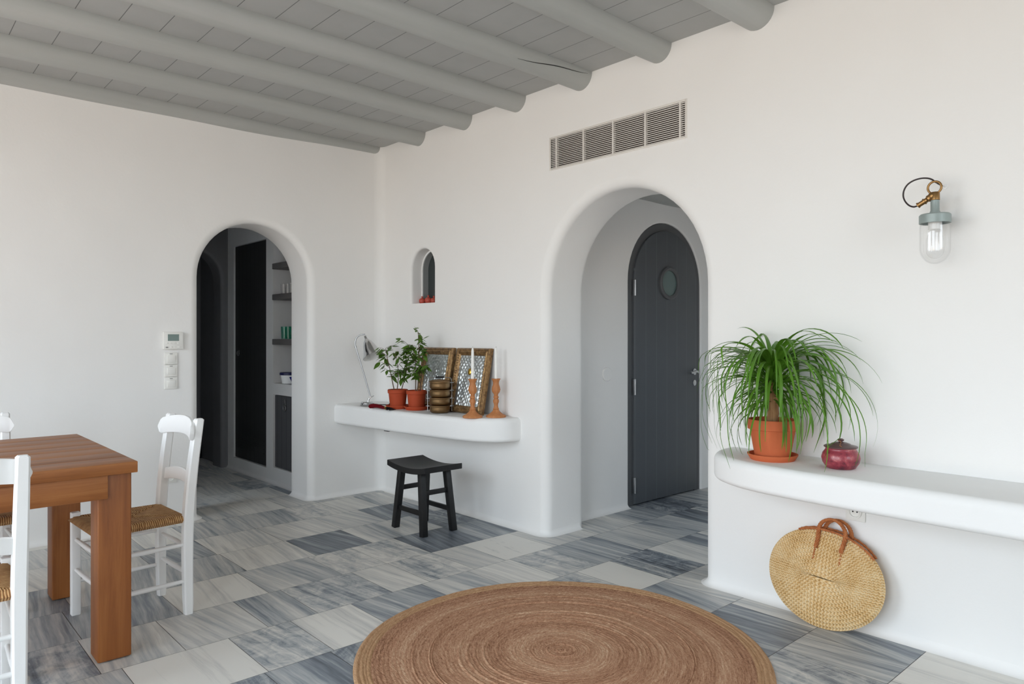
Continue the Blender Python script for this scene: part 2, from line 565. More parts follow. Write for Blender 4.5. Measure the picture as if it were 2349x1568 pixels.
M['cupboard'] = mat_boards('black_stained_cupboard_boards', lin(44, 44, 45), .089, 1, .03, .5)
M['cupboard_grey'] = mat_boards('grey_cupboard_boards', lin(80, 80, 82), .089, 1, .03, .5)
M['shelf_board'] = mat_paint('dark_grey_shelf', lin(96, 93, 92), .5)
M['brown_log'] = mat_paint('dark_brown_log', lin(66, 56, 48), .8)
M['navy'] = mat_flat('navy_plastic', lin(28, 32, 74), .4)
M['blue_glaze'] = mat_flat('cobalt_glaze', lin(22, 30, 120), .2, 0, .6)
M['slat'] = mat_flat('white_metal_slat', lin(222, 218, 212), .4)
M['duct'] = mat_flat('dark_duct', lin(70, 58, 54), .8)


# ================================================================== the setting
def arch_pts(c, half, spring, z0=0.0, n=28, squash=1.0):
    """outline of an arch from its floor end at c+half over the top to c-half; points (u, z)"""
    P = [(c + half, z0)]
    k = 10
    for i in range(1, k):
        P.append((c + half, z0 + (spring - z0) * i / k))
    for i in range(n + 1):
        a = PI * i / n
        P.append((c + half * math.cos(a), spring + half * squash * math.sin(a)))
    for i in range(1, k):
        P.append((c - half, spring + (z0 - spring) * i / k))
    P.append((c - half, z0))
    return P


def outset(P, d, open_ends=True):
    """offset an open outline outwards (to the left of travel from right foot over the top = outside)"""
    out = []
    n = len(P)
    for i, p in enumerate(P):
        a = P[max(i - 1, 0)]; b = P[min(i + 1, n - 1)]
        tx, tz = b[0] - a[0], b[1] - a[1]; L = math.hypot(tx, tz)
        out.append((p[0] + tz / L * d, p[1] - tx / L * d))
    return out


def opening(mb, P, to3, r, depth, r2=0.03, nf=9):
    """rounded reveal of an opening: P is the throat outline, to3(u, z, w) maps with w = depth into the wall"""
    rows = []
    for i in range(nf + 1):
        a = PI / 2 * i / nf
        off, wd = r * (1 - math.sin(a)), r * (1 - math.cos(a))
        O = outset(P, off) if off > 1e-6 else P
        rows.append([to3(u, z, wd) for u, z in O])
    for k in range(1, 6):
        wd = r + (depth - r - r2) * k / 6
        rows.append([to3(u, z, wd) for u, z in P])
    for i in range(0, 6):
        a = PI / 2 * i / 5
        off, wd = r2 * (1 - math.cos(a)), depth - r2 + r2 * math.sin(a)
        O = outset(P, off) if off > 1e-6 else P
        rows.append([to3(u, z, wd) for u, z in O])
    mb.grid(rows)
    return outset(P, r)


def flat(mb, loops, to3):
    """planar face with holes"""
    vl = [[Vector((u, z, 0)) for u, z in L] for L in loops]
    tris = tessellate_polygon(vl)
    pts = [p for L in loops for p in L]
    vs = [mb.bm.verts.new(to3(*p)) for p in pts]
    for t in tris:
        try:
            mb.bm.faces.new([vs[i] for i in t])
        except ValueError:
            pass


def cove(mb, path, nrm, r=.035, n=6):
    """concave plaster fillet along the foot of a wall; path of (x, y), nrm of outward normals"""
    rows = []
    for (x, y), (nx, ny) in zip(path, nrm):
        rows.append([(x + nx * (r - r * math.cos(PI / 2 * k / n)), y + ny * (r - r * math.cos(PI / 2 * k / n)), r - r * math.sin(PI / 2 * k / n)) for k in range(n + 1)])
    mb.grid(rows)


def finish_wall(mb, name, mat, weighted=True):
    bmesh.ops.remove_doubles(mb.bm, verts=mb.bm.verts, dist=1e-5)
    o = mb.build(name, mat, None, 60, fix=False)
    if weighted:
        m = o.modifiers.new('normals', 'WEIGHTED_NORMAL'); m.keep_sharp = True; m.weight = 90
    return struct(o)


RC = 0.07     # rounding of the room corner
# ---- back wall with the hall arch
A_C, A_H, A_S, A_D, A_R = 2.122, 0.408, 1.665, 0.33, 0.055
mb = MB()
PA = arch_pts(A_C, A_H, A_S)
f3 = lambda u, z, w=0.0: (u, YA + w, z)
OA = opening(mb, PA, f3, A_R, A_D)
flat(mb, [[(XB - RC, 0), (XB - RC, ZC), (XL, ZC), (XL, 0)] + OA[::-1]], lambda u, z: f3(u, z))
# rounded room corner
rows = []
for i in range(9):
    a = PI / 2 * i / 8
    x, y = XB - RC + RC * math.sin(a), YA - RC + RC * math.cos(a)
    rows.append([(x, y, 0), (x, y, ZC)])
mb.grid(rows)
# foot fillet: along the wall, into the arch on either side
def arc2(cx, cy, r, a0, a1, n=6):
    return [((cx + r * math.cos(a0 + (a1 - a0) * i / n), cy + r * math.sin(a0 + (a1 - a0) * i / n)), (math.cos(a0 + (a1 - a0) * i / n), math.sin(a0 + (a1 - a0) * i / n))) for i in range(n + 1)]
seg = [((XL, YA), (0, -1))] + arc2(A_C - A_H - A_R, YA + A_R, A_R, -PI / 2, 0) + [((A_C - A_H, YA + A_D - .03), (1, 0))]
cove(mb, [s_[0] for s_ in seg], [s_[1] for s_ in seg])
seg = [((A_C + A_H, YA + A_D - .03), (-1, 0))] + arc2(A_C + A_H + A_R, YA + A_R, A_R, PI, 1.5 * PI) + [((XB - RC, YA), (0, -1))]
cove(mb, [s_[0] for s_ in seg], [s_[1] for s_ in seg])
finish_wall(mb, 'wall_back', M['plaster'])

# ---- right wall with the vestibule arch, the niche window and the vent opening
B_C, B_H, B_S, B_D, B_R = 2.605, 0.565, 1.53, 0.36, 0.06
mb = MB()
g3 = lambda u, z, w=0.0: (XB + w, u, z)
PB = arch_pts(B_C, B_H, B_S)
OB = opening(mb, PB, g3, B_R, B_D, .05)
N_C, N_H, N_S, N_Z = 4.505, 0.150, 1.775, 1.507
PN = arch_pts(N_C, N_H, N_S, N_Z, 18)
ON = opening(mb, PN, g3, .02, .10, .001, 5)
# niche sill
flat(mb, [[(N_C - N_H - .02, 0), (N_C + N_H + .02, 0), (N_C + N_H + .02, .24), (N_C - N_H - .02, .24)]], lambda u, z: (XB + z, u, N_Z))
G = (2.148, 3.127, 2.290, 2.476)
hole_g = [(G[0], G[2]), (G[1], G[2]), (G[1], G[3]), (G[0], G[3])]
flat(mb, [[(YA - RC, 0), (YA - RC, ZC), (YN, ZC), (YN, 0)] + OB, ON, hole_g], lambda u, z: g3(u, z))
# vent recess
mb.grid([[g3(u, z) for u, z in hole_g + hole_g[:1]], [g3(u, z, .12) for u, z in hole_g + hole_g[:1]]])
flat(mb, [hole_g], lambda u, z: g3(u, z, .12))
seg = [((XB, YA - RC), (-1, 0))] + arc2(XB + B_R, B_C + B_H + B_R, B_R, PI, 1.5 * PI) + [((XB + B_D - .05, B_C + B_H), (0, -1))]
cove(mb, [s_[0] for s_ in seg], [s_[1] for s_ in seg])
seg = [((XB + B_D - .05, B_C - B_H), (0, 1))] + arc2(XB + B_R, B_C - B_H - B_R, B_R, PI / 2, PI) + [((XB, YN), (-1, 0))]
cove(mb, [s_[0] for s_ in seg], [s_[1] for s_ in seg])
mb.grid([[(XB - RC + RC * math.sin(a) - .034 * math.sin(a) * (1 - math.cos(b)), YA - RC + RC * math.cos(a) - .034 * math.cos(a) * (1 - math.cos(b)), .034 - .034 * math.sin(b)) for b in [PI / 2 * k / 5 for k in range(6)]] for a in [PI / 2 * i / 6 for i in range(7)]])
finish_wall(mb, 'wall_right', M['plaster'])

# ---- walls outside the frame, with daylight openings
def wall_with_rects(name, u0, u1, z1, rects, to3, thick):
    mb = MB()
    holes = [[(a, c), (b, c), (b, d), (a, d)] for a, b, c, d in rects]
    flat(mb, [[(u0, 0), (u1, 0), (u1, z1), (u0, z1)]] + holes, lambda u, z: to3(u, z, 0))
    flat(mb, [[(u0, 0), (u1, 0), (u1, z1), (u0, z1)]] + holes, lambda u, z: to3(u, z, thick))
    for h in holes:
        mb.grid([[to3(u, z, 0) for u, z in h + h[:1]], [to3(u, z, thick) for u, z in h + h[:1]]])
    return struct(mb.build(name, M['plaster'], None, 0, fix=False))
wall_with_rects('wall_left', YN, YA + .3, ZC, OPEN_L, lambda u, z, w: (XL - w, u, z), .3)
wall_with_rects('wall_front', XL, XB + .3, ZC, OPEN_N, lambda u, z, w: (u, YN - w, z), .3)

# ---- floor: marble tiles in rows 0.398 m deep, of varied widths
mb = MB(); bm = mb.bm; tl = bm.loops.layers.float_color.new('tile')
fr = random.Random(21)
y = 2.99 - .398 * 15
fixed = {15: [1.53, 1.925, 2.15, 2.445, 2.67, 3.05], 17: [1.524, 1.924, 2.296, 2.46, 2.83]}
row = 0; GAP = .0011
while y < 7.9:
    xs = [XL - .3 + fr.random() * .3]
    tgt = fixed.get(row, [])
    while xs[-1] < 6.0:
        nx = xs[-1] + fr.choice([.22, .27, .30, .34, .40, .40])
        if tgt and nx > tgt[0] - .16:
            nx = tgt.pop(0)
        xs.append(nx)
    for a, b in zip(xs, xs[1:]):
        if b - a < .05:
            continue
        vs = [bm.verts.new((p, q, 0)) for p, q in ((a + GAP, y + GAP), (b - GAP, y + GAP), (b - GAP, y + .398 - GAP), (a + GAP, y + .398 - GAP))]
        f = bm.faces.new(vs); col = (min(1, max(0, fr.gauss(.5, .24))), fr.random(), fr.random(), 1)
        for lp in f.loops:
            lp[tl] = col
    y += .398; row += 1
bb = bmesh.new()
fl = mb.build('floor', M['floor'], None, 0)
fl.data.materials.append(M['grout'])
nb = MB(); nb.bm.from_mesh(fl.data)
vs = [nb.bm.verts.new(p) for p in ((XL - .6, YN - .6, -.002), (6.2, YN - .6, -.002), (6.2, 8.0, -.002), (XL - .6, 8.0, -.002))]
g_ = nb.bm.faces.new(vs); g_.material_index = 1
nb.bm.to_mesh(fl.data); nb.bm.free(); bb.free()
struct(fl)

# ---- ceiling boards (grooves run away from the camera along y)
mb = MB(); mb.span(XL - .3, XB + .02, YN - .3, YA + .02, ZC, ZC + .1)
o = mb.build('ceiling', M['ceiling'], None, 0); struct(o)

# ---- hall behind the back wall
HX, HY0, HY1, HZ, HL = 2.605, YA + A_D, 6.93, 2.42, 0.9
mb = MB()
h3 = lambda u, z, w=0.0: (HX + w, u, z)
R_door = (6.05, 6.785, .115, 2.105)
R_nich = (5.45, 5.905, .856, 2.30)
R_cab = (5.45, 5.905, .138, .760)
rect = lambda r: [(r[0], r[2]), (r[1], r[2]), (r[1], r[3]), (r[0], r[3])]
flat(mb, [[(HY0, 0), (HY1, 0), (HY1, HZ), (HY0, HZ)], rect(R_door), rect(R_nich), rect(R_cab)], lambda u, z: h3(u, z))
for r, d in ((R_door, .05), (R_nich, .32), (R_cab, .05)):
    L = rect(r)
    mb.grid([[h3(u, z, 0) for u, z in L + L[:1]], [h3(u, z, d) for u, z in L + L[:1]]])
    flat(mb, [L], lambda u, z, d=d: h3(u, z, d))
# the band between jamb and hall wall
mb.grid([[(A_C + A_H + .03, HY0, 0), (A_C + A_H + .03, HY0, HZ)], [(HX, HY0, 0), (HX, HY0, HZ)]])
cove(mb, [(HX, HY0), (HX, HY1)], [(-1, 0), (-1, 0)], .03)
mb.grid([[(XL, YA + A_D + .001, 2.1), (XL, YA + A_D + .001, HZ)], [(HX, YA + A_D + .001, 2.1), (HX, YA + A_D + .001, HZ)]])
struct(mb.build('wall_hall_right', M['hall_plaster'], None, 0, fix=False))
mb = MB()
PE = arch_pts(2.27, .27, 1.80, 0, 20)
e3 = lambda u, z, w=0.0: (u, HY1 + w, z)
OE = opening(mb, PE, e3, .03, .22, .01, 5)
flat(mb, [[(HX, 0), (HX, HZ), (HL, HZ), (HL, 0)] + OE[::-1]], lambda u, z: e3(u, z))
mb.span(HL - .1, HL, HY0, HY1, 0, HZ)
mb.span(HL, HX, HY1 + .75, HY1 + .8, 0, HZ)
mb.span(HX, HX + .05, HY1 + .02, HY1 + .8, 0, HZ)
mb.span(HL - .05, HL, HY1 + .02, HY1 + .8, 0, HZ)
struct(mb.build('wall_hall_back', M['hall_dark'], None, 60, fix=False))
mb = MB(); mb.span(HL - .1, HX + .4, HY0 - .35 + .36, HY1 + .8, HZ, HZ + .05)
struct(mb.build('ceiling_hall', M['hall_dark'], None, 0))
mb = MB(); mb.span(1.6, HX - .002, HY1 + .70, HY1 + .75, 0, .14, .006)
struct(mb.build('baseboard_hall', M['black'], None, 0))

# ---- vestibule behind the right wall
VY, VX1, VZ = 3.312, 5.75, 2.42
mb = MB()
v3 = lambda u, z, w=0.0: (u, VY + w, z)
D_C, D_H, D_S = 4.631, .470, 1.662
PD = arch_pts(D_C, D_H, D_S, 0, 26)
OD = opening(mb, PD, v3, .012, .09, .002, 4)
flat(mb, [[(VX1, 0), (VX1, VZ), (XB + B_D, VZ), (XB + B_D, 0)] + OD[::-1]], lambda u, z: v3(u, z))
mb.span(VX1, VX1 + .05, .7, VY, 0, VZ)
mb.span(4.0, 5.3, VY + .10, VY + .14, 0, 2.3)
cove(mb, [(XB + B_D, VY), (D_C - D_H - .012, VY)], [(0, -1)] * 2, .04)
# closing faces between the thick wall and the vestibule
flat(mb, [[(VY, 0), (VY, VZ), (.8, VZ), (.8, 0)] + outset(PB, .05)], lambda u, z: (XB + B_D, u, z))
holes = [[(OPEN_V[0], OPEN_V[2]), (OPEN_V[1], OPEN_V[2]), (OPEN_V[1], OPEN_V[3]), (OPEN_V[0], OPEN_V[3])]]
flat(mb, [[(XB + B_D, 0), (VX1, 0), (VX1, VZ), (XB + B_D, VZ)]] + holes, lambda u, z: (u, .8, z))
struct(mb.build('wall_vestibule', M['plaster'], None, 50, fix=False))
mb = MB(); mb.span(XB + B_D - .01, VX1 + .05, .75, VY + .01, VZ, VZ + .05)
struct(mb.build('ceiling_vestibule', M['ceiling'], None, 0))

# ---- unseen slab added so that no light leaks between the wall skins
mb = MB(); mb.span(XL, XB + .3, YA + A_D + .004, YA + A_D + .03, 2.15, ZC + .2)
struct(mb.build('light_leak_block', M['hall_dark'], None, 0))

# ================================================================== ceiling logs
def log(x0, x1, yc, zc, r, name, label, sway, y1=None, axis='x'):
    rows = []; n = 60; q = random.Random(sway)
    ph = [q.uniform(0, 6.3) for _ in range(4)]
    for i in range(n + 1):
        t = i / n; x = x0 + (x1 - x0) * t
        yy = yc + ((y1 - yc) * t if y1 else 0) + .006 * math.sin(4.0 * t * 3 + ph[0]) + .003 * math.sin(25 * t + ph[1])
        rr = r * (1 + .04 * math.sin(9 * t + ph[2]) + .015 * math.sin(31 * t + ph[3]))
        rows.append([(x, yy + rr * math.cos(a) * .98, zc + rr * math.sin(a)) for a in [2 * PI * k / 28 for k in range(28)]])
    mb = MB(); mb.grid(rows, closed_u=True, cap=True)
    o = mb.build(name, M['log'], None, 45)
    return tag(o, label, 'beam', 'round painted ceiling beams')

names = ['grey log beam lying along the top of the back wall', 'grey log beam next out from the one along the back wall',
         'third grey log beam counted from the back wall', 'fourth grey log beam counted from the back wall',
         'fifth grey log beam from the back wall, split by a long crack', 'sixth grey log beam from the back wall, second nearest the viewer',
         'grey log beam nearest the viewer, at the top edge of the picture']
beam_objs = []
for i, (yc, y1) in enumerate([(5.052, 5.150), (4.545, 4.545), (3.98, 3.98), (3.437, 3.437), (2.879, 2.879), (2.305, 2.305), (1.742, 1.742)]):
    beam_objs.append(log(XL, XB + .02, yc, 2.800, .083, 'ceiling_beam', names[i], 11 + i, y1))
# drying crack in the fifth log
q = random.Random(15); ph = [q.uniform(0, 6.3) for _ in range(4)]
mb = MB(); pts = []
for i in range(40):
    t = i / 39; x = 2.60 + .53 * t; a = math.radians(-134 - 36 * t + 2 * math.sin(9 * t)); T = (x - XL) / (XB + .02 - XL)
    yy = 2.879 + .006 * math.sin(12.0 * T + ph[0]) + .003 * math.sin(25 * T + ph[1])
    rr = .083 * (1 + .04 * math.sin(9 * T + ph[2]) + .015 * math.sin(31 * T + ph[3]))
    pts.append((x, yy + rr * math.cos(a) * .98, 2.80 + rr * math.sin(a)))
mb.tube(pts, [.0006 + .0020 * math.sin(PI * i / 39) for i in range(40)], 6)
o = mb.build('crack', M['black'], beam_objs[4])
log(XB + B_D, VX1, VY - .035, 2.335, .07, 'ceiling_beam', 'slim grey log beam high in the vestibule above the arched door', 51)

# ================================================================== vestibule door (thing of the setting)
d = link(bpy.data.objects.new('door_1', None)); d.location = (D_C, VY, 0); struct(d, 'arched charcoal plank door with a round porthole, shut')
def arch_ring(mb, h1, s1, h0, y0, y1, z0=0):
    """flat arched frame between outer half-width h1 and inner h0"""
    A = arch_pts(0, h1, s1, z0, 30); B = arch_pts(0, h0, s1, z0, 30)
    mb.grid([[(u, y0, z) for u, z in A], [(u, y0, z) for u, z in B], [(u, y1, z) for u, z in B], [(u, y1, z) for u, z in A]], closed_v=True)
mb = MB(); arch_ring(mb, .466, 1.662, .400, .012, .085); mb.build('frame', M['door_frame'], d, 40)
mb = MB(); P = arch_pts(0, .408, 1.662, .012, 30)
mb.prism(P, lambda p: (p[0], -.004, p[1]), lambda p: (p[0], .04, p[1]), .004)
leaf = mb.build('door_leaf', M['door'], d, 35)
mb = MB()
MR = Matrix.Translation((.022, -.006, 1.667)) @ Matrix.Rotation(PI / 2, 4, 'X')
mb.lathe([(.098, -.004), (.098, .012), (.106, .02), (.118, .022), (.128, .014), (.130, 0), (.130, -.004)], 40, M=MR, cap=False)
mb.build('porthole_rim', M['door_frame'], leaf, 40)
mb = MB(); mb.lathe([(0, .002), (.099, .002), (.099, -.003), (0, -.003)], 40, M=MR); mb.build('porthole_glass', M['door_glass'], leaf, 40)
for z in (1.613, .88, .152):
    mb = MB(); mb.span(-.416, -.398, -.012, .006, z - .06, z + .06, .003)
    mb.tube([(-.408, -.014, z - .058), (-.408, -.014, z + .058)], .007, 10)
    h = mb.build('hinge', M['steel'], d); h['label'] = 'silver hinge'
mb = MB(); mb.lathe([(0, 0), (.026, 0), (.026, .006), (.012, .01), (.011, .04), (0, .04)], 24, M=Matrix.Translation((.372, -.004, .968)) @ Matrix.Rotation(PI / 2, 4, 'X'))
mb.tube(smoothpath([(.372, -.044, .968), (.34, -.048, .972), (.30, -.046, .966), (.268, -.044, .962)]), .009, 10)
mb.build('door_handle', M['chrome'], leaf)
mb = MB(); MK = Matrix.Translation((.372, -.004, .878)) @ Matrix.Rotation(PI / 2, 4, 'X')
mb.lathe([(0, 0), (.024, 0), (.024, .005), (.019, .008), (0, .008)], 24, M=MK); kp = mb.build('keyhole_plate', M['chrome'], leaf)

# blanking cover on the vestibule wall
mb = MB(); mb.lathe([(0, .012), (.046, .012), (.05, .008), (.05, 0), (0, 0)], 32, M=Matrix.Rotation(PI / 2, 4, 'X'))
o = mb.build('blanking_cover', M['plaster'], None); o.location = (3.916, VY, .985); tag(o, 'round white blanking cover on the vestibule wall beside the arched door', 'wall cover')

# ================================================================== niche window
wn = link(bpy.data.objects.new('window_1', None)); wn.location = (XB + .10, N_C, N_Z); struct(wn, 'small arched window at the back of the wall niche')
mb = MB(); A = arch_pts(0, N_H + .004, N_S - N_Z, -.01, 18); B = arch_pts(0, N_H - .012, N_S - N_Z, 0, 18)
mb.grid([[(-.002, u, z) for u, z in A], [(-.002, u, z) for u, z in B], [(.006, u, z) for u, z in B], [(.006, u, z) for u, z in A]], closed_v=True)
mb.build('window_bead', M['white_paint'], wn, 40)
mb = MB(); A = arch_pts(0, N_H + .01, N_S - N_Z, -.01, 18); B = arch_pts(0, N_H - .012, N_S - N_Z, 0, 18)
mb.grid([[(.006, u, z) for u, z in A], [(.006, u, z) for u, z in B], [(.055, u, z) for u, z in B], [(.055, u, z) for u, z in A]], closed_v=True)
mb.build('window_frame', M['frame_grey'], wn, 40)
mb = MB(); mb.prism(arch_pts(0, N_H + .005, N_S - N_Z, -.005, 18), lambda p: (.058, p[0], p[1]), lambda p: (.064, p[0], p[1]))
mb.build('window_pane', M['dark_glass'], wn, 0)
mb = MB(); mb.lathe([(0, .001), (.012, .0015), (.021, .009), (.0255, .022), (.024, .034), (.016, .044), (.006, .047), (.005, .052), (.009, .060), (.004, .058), (0, .050)], 20)
pom = mb.build('pomegranate', M['pomegranate'], None); pom.location = (XB + .082, N_C + .118, N_Z)
tag(pom, 'red pomegranate in the niche, touching its shaded side wall', 'fruit', 'pomegranates in the wall niche')
for i, (dx, dy, lb) in enumerate([(.105, .068, 'larger red pomegranate in the niche between two others'), (.116, .011, 'red pomegranate in the niche, partly hidden by the edge of the opening')]):
    q = pom.copy(); COL.objects.link(q); q.location = (XB + dx, N_C + dy, N_Z); q['label'] = lb; q.rotation_euler = (0, 0, 1 + i)
    if i == 0:
        q.scale = (1.12, 1.12, 1.12)

# ================================================================== vent grille
vg = thing('vent_grille', 'white slatted air vent set in the wall above the large arch', 'vent', (XB, (G[0] + G[1]) / 2, (G[2] + G[3]) / 2))
hw, hh = (G[1] - G[0]) / 2, (G[3] - G[2]) / 2
mb = MB()
for (a, b, c_, e_) in ((-hw - .012, -hw, -hh - .010, hh + .010), (hw, hw + .012, -hh - .010, hh + .010), (-hw, hw, -hh - .010, -hh + .001), (-hw, hw, hh - .001, hh + .010)):
    mb.span(-.003, .012, a, b, c_, e_, .001)
mb.build('frame', M['slat'], vg)
NS = 17
for i in range(NS):
    z = -hh + (i + .5) * 2 * hh / NS
    mb = MB(); mb.box((.003, 0, 0), (.006, 2 * hw - .002, .0040), .0006, M=Matrix.Translation((0, 0, z))); mb.build('slat', M['slat'], vg)
for yy in (3.081, 2.858, 2.632, 2.405, 2.18):
    v_ = yy - (G[0] + G[1]) / 2
    mb = MB(); mb.span(-.002, .018, v_ - .005, v_ + .005, -hh, hh); mb.build('bar', M['slat'], vg)
mb = MB(); mb.span(.05, .06, -hw + .001, hw - .001, -hh + .001, hh - .001); mb.build('duct', M['duct'], vg)

# ================================================================== plaster shelf and bench
def slab(name, foot, zt, zb, r, mat):
    """thick rounded slab; foot is the curved outer edge (x, y) from wall to wall end; inner side is the wall x = XB"""
    P = smoothpath([(x, y, 0) for x, y in foot], 10)
    N = []
    for i in range(len(P)):
        t = (P[min(i + 1, len(P) - 1)] - P[max(i - 1, 0)]).normalized(); N.append(Vector((-t.y, t.x, 0)))
    # make normals point towards the inside of the slab
    for n_ in N:
        pass
    cx = Vector((XB, sum(p.y for p in P) / len(P), 0))
    if (cx - P[len(P) // 2]).dot(N[len(P) // 2]) < 0:
        N = [-n_ for n_ in N]
    prof = []
    for k in range(7):
        a = PI / 2 * k / 6; prof.append((r * (1 - math.sin(a)), zt - r * (1 - math.cos(a))))
    prof.append((0, (zt + zb) / 2))
    rb = r * .8
    for k in range(7):
        a = PI / 2 * k / 6; prof.append((rb * (1 - math.cos(a)), zb + rb * (1 - math.sin(a))))
    mb = MB()
    rows = [[(p.x + n_.x * o_ if p.x + n_.x * o_ < XB + .0005 else XB + .0005, p.y + n_.y * o_, z) for o_, z in prof] for p, n_ in zip(P, N)]
    mb.grid(rows)
    top = [r_[0] for r_ in rows]; bot = [r_[-1] for r_ in rows]
    for L, z in ((top, zt), (bot, zb)):
        vs = [mb.bm.verts.new((p[0], p[1], z)) for p in L]
        back = [mb.bm.verts.new((XB + .0005, L[-1][1], z)), mb.bm.verts.new((XB + .0005, L[0][1], z))]
        mb.bm.faces.new(vs + back)
    bmesh.ops.remove_doubles(mb.bm, verts=mb.bm.verts, dist=1e-5)
    o = mb.build(name, mat, None, 50)
    m = o.modifiers.new('normals', 'WEIGHTED_NORMAL'); m.keep_sharp = True; m.weight = 90
    return o

ZS = .725
o = slab('plaster_shelf', [(2.74, YA + .02), (2.752, 4.9), (2.775, 4.6), (2.80, 4.25), (2.835, 3.9), (2.89, 3.64), (2.97, 3.48), (3.07, 3.415), (3.19, 3.40)], ZS, .572, .032, M['plaster_grey'])
tag(o, 'thick rounded white plaster shelf running from the room corner under the niche', 'shelf')
ZB = .712
o = slab('plaster_bench', [(3.19, 1.895), (3.06, 1.888), (2.955, 1.845), (2.875, 1.765), (2.805, 1.62), (2.770, 1.42), (2.755, 1.1), (2.745, .5), (2.74, -.2), (2.74, -.8)], ZB, .592, .032, M['plaster_grey'])
tag(o, 'long rounded white plaster ledge below the wall lamp', 'ledge')


# ================================================================== hall cupboards and shelf contents
cb = thing('hall_cupboard', 'tall black plank cupboard door with a ring pull, in the hall', 'cupboard', (HX, 6.4175, .115))
mb = MB(); mb.span(.012, .045, -.36, .36, .006, 1.985, .004); dl = mb.build('door', M['cupboard'], cb, 0)
mb = MB(); mb.tube([(.0 + 0, .262 + .022 * math.cos(a), .982 + .022 * math.sin(a)) for a in [2 * PI * k / 20 for k in range(20)]], .0035, 8, closed=True)
mb.lathe([(0, 0), (.009, 0), (.009, .012), (0, .016)], 14, M=Matrix.Translation((.012, .262, 1.004)) @ Matrix.Rotation(-PI / 2, 4, 'Y'))
mb.build('ring_pull', M['steel'], dl)
mb = MB()
for k in range(4):
    mb.span(.006, .014, -.30, .30, .10 + k * .035, .118 + k * .035, .002)
mb.build('louvre', M['cupboard'], dl, 0)
cg = thing('low_cupboard', 'low grey plank cupboard door with a ring pull, under the hall niche', 'cupboard', (HX, 5.6775, .138))
mb = MB(); mb.span(.012, .045, -.222, .222, .004, .616, .004); dl = mb.build('door', M['cupboard_grey'], cg, 0)
mb = MB(); mb.tube([(.0, .012 + .024 * math.cos(a), .52 + .024 * math.sin(a)) for a in [2 * PI * k / 20 for k in range(20)]], .0035, 8, closed=True)
mb.tube([(.004, .0, .545), (-.004, -.004, .59)], .004, 8); mb.lathe([(0, 0), (.009, 0), (.009, .012), (0, .016)], 14, M=Matrix.Translation((.012, .012, .546)) @ Matrix.Rotation(-PI / 2, 4, 'Y'))
mb.build('ring_pull', M['steel'], dl)
SHZ = [1.875, 1.612, 1.232]
for z, lb in zip(SHZ, ['dark grey board shelf in the hall niche holding the glass teapot', 'dark grey board shelf in the hall niche holding clear tumblers', 'dark grey board shelf in the hall niche holding green glasses']):
    mb = MB(); mb.span(HX - .012, HX + .318, 5.452, 5.903, z - .048, z, .003)
    o = mb.build('wall_shelf', M['shelf_board'], None); tag(o, lb, 'shelf', 'board shelves in the hall niche')

def tumbler(name, mat, r, h, loc, label, grp):
    mb = MB(); mb.lathe([(0, .006), (r * .82, .006), (r * .96, h), (r, h), (r * .88, 0), (0, 0)], 20)
    o = mb.build(name, mat, None); o.location = loc; return tag(o, label, 'glass', grp)
HXI = HX + .045
for k, yy in enumerate((5.79, 5.715, 5.64, 5.565)):
    tumbler('tumbler', M['glass'], .031, .085, (HXI, yy, SHZ[1]), ['first', 'second', 'third', 'last'][k] + ' clear tumbler along the middle niche shelf, counted from the cupboard door', 'clear tumblers on the hall shelf')
for k, yy in enumerate((5.775, 5.70, 5.625, 5.55)):
    tumbler('green_glass', M['green_glass'], .034, .105, (HXI, yy, SHZ[2]), ['first', 'second', 'third', 'last'][k] + ' green glass along the lowest niche shelf, counted from the cupboard door', 'green glasses on the hall shelf')
tp = thing('glass_teapot', 'round glass teapot with a lid on the topmost niche shelf', 'teapot', (HXI + .03, 5.71, SHZ[0]))
mb = MB(); mb.lathe([(0, .004), (.04, .004), (.062, .035), (.056, .075), (.036, .092), (.034, .092), (.054, .073), (.059, .036), (.038, .007), (0, .007)], 24); mb.build('body', M['glass'], tp)
mb = MB(); mb.lathe([(.037, .092), (.034, .10), (.012, .112), (.009, .12), (.013, .128), (0, .132)], 20); mb.build('lid', M['steel'], tp)
mb = MB(); mb.tube(smoothpath([(0, .056, .08), (0, .088, .075), (0, .092, .045), (0, .062, .03)]), .005, 8); mb.build('handle', M['glass'], tp)
mb = MB(); mb.tube(smoothpath([(0, -.055, .04), (0, -.08, .06), (0, -.092, .085)]), .007, 8); mb.build('spout', M['glass'], tp)
fb = thing('food_container', 'white food container with a navy lid in the bottom of the niche', 'container', (HX + .085, 5.785, R_nich[2]))
mb = MB(); mb.lathe([(0, 0), (.058, 0), (.07, .075), (0, .075)], 28); mb.build('tub', M['porcelain'], fb)
mb = MB(); mb.lathe([(0, .094), (.07, .094), (.076, .09), (.076, .072), (.07, .07), (0, .074)], 28); mb.build('lid', M['navy'], fb)
mb = MB(); mb.lathe([(0, .0), (.035, 0), (.04, .008), (.064, .06), (.06, .06), (.035, .013), (0, .01)], 28); o = mb.build('bowl', M['blue_glaze'], None)
o.location = (HX + .085, 5.63, R_nich[2]); tag(o, 'cobalt blue bowl beside the navy lidded container', 'bowl')
o = log(HL, HX, 6.86, 2.36, .06, 'ceiling_beam', 'dark brown log beam at the end of the hall ceiling', 77); o.data.materials[0] = M['brown_log']

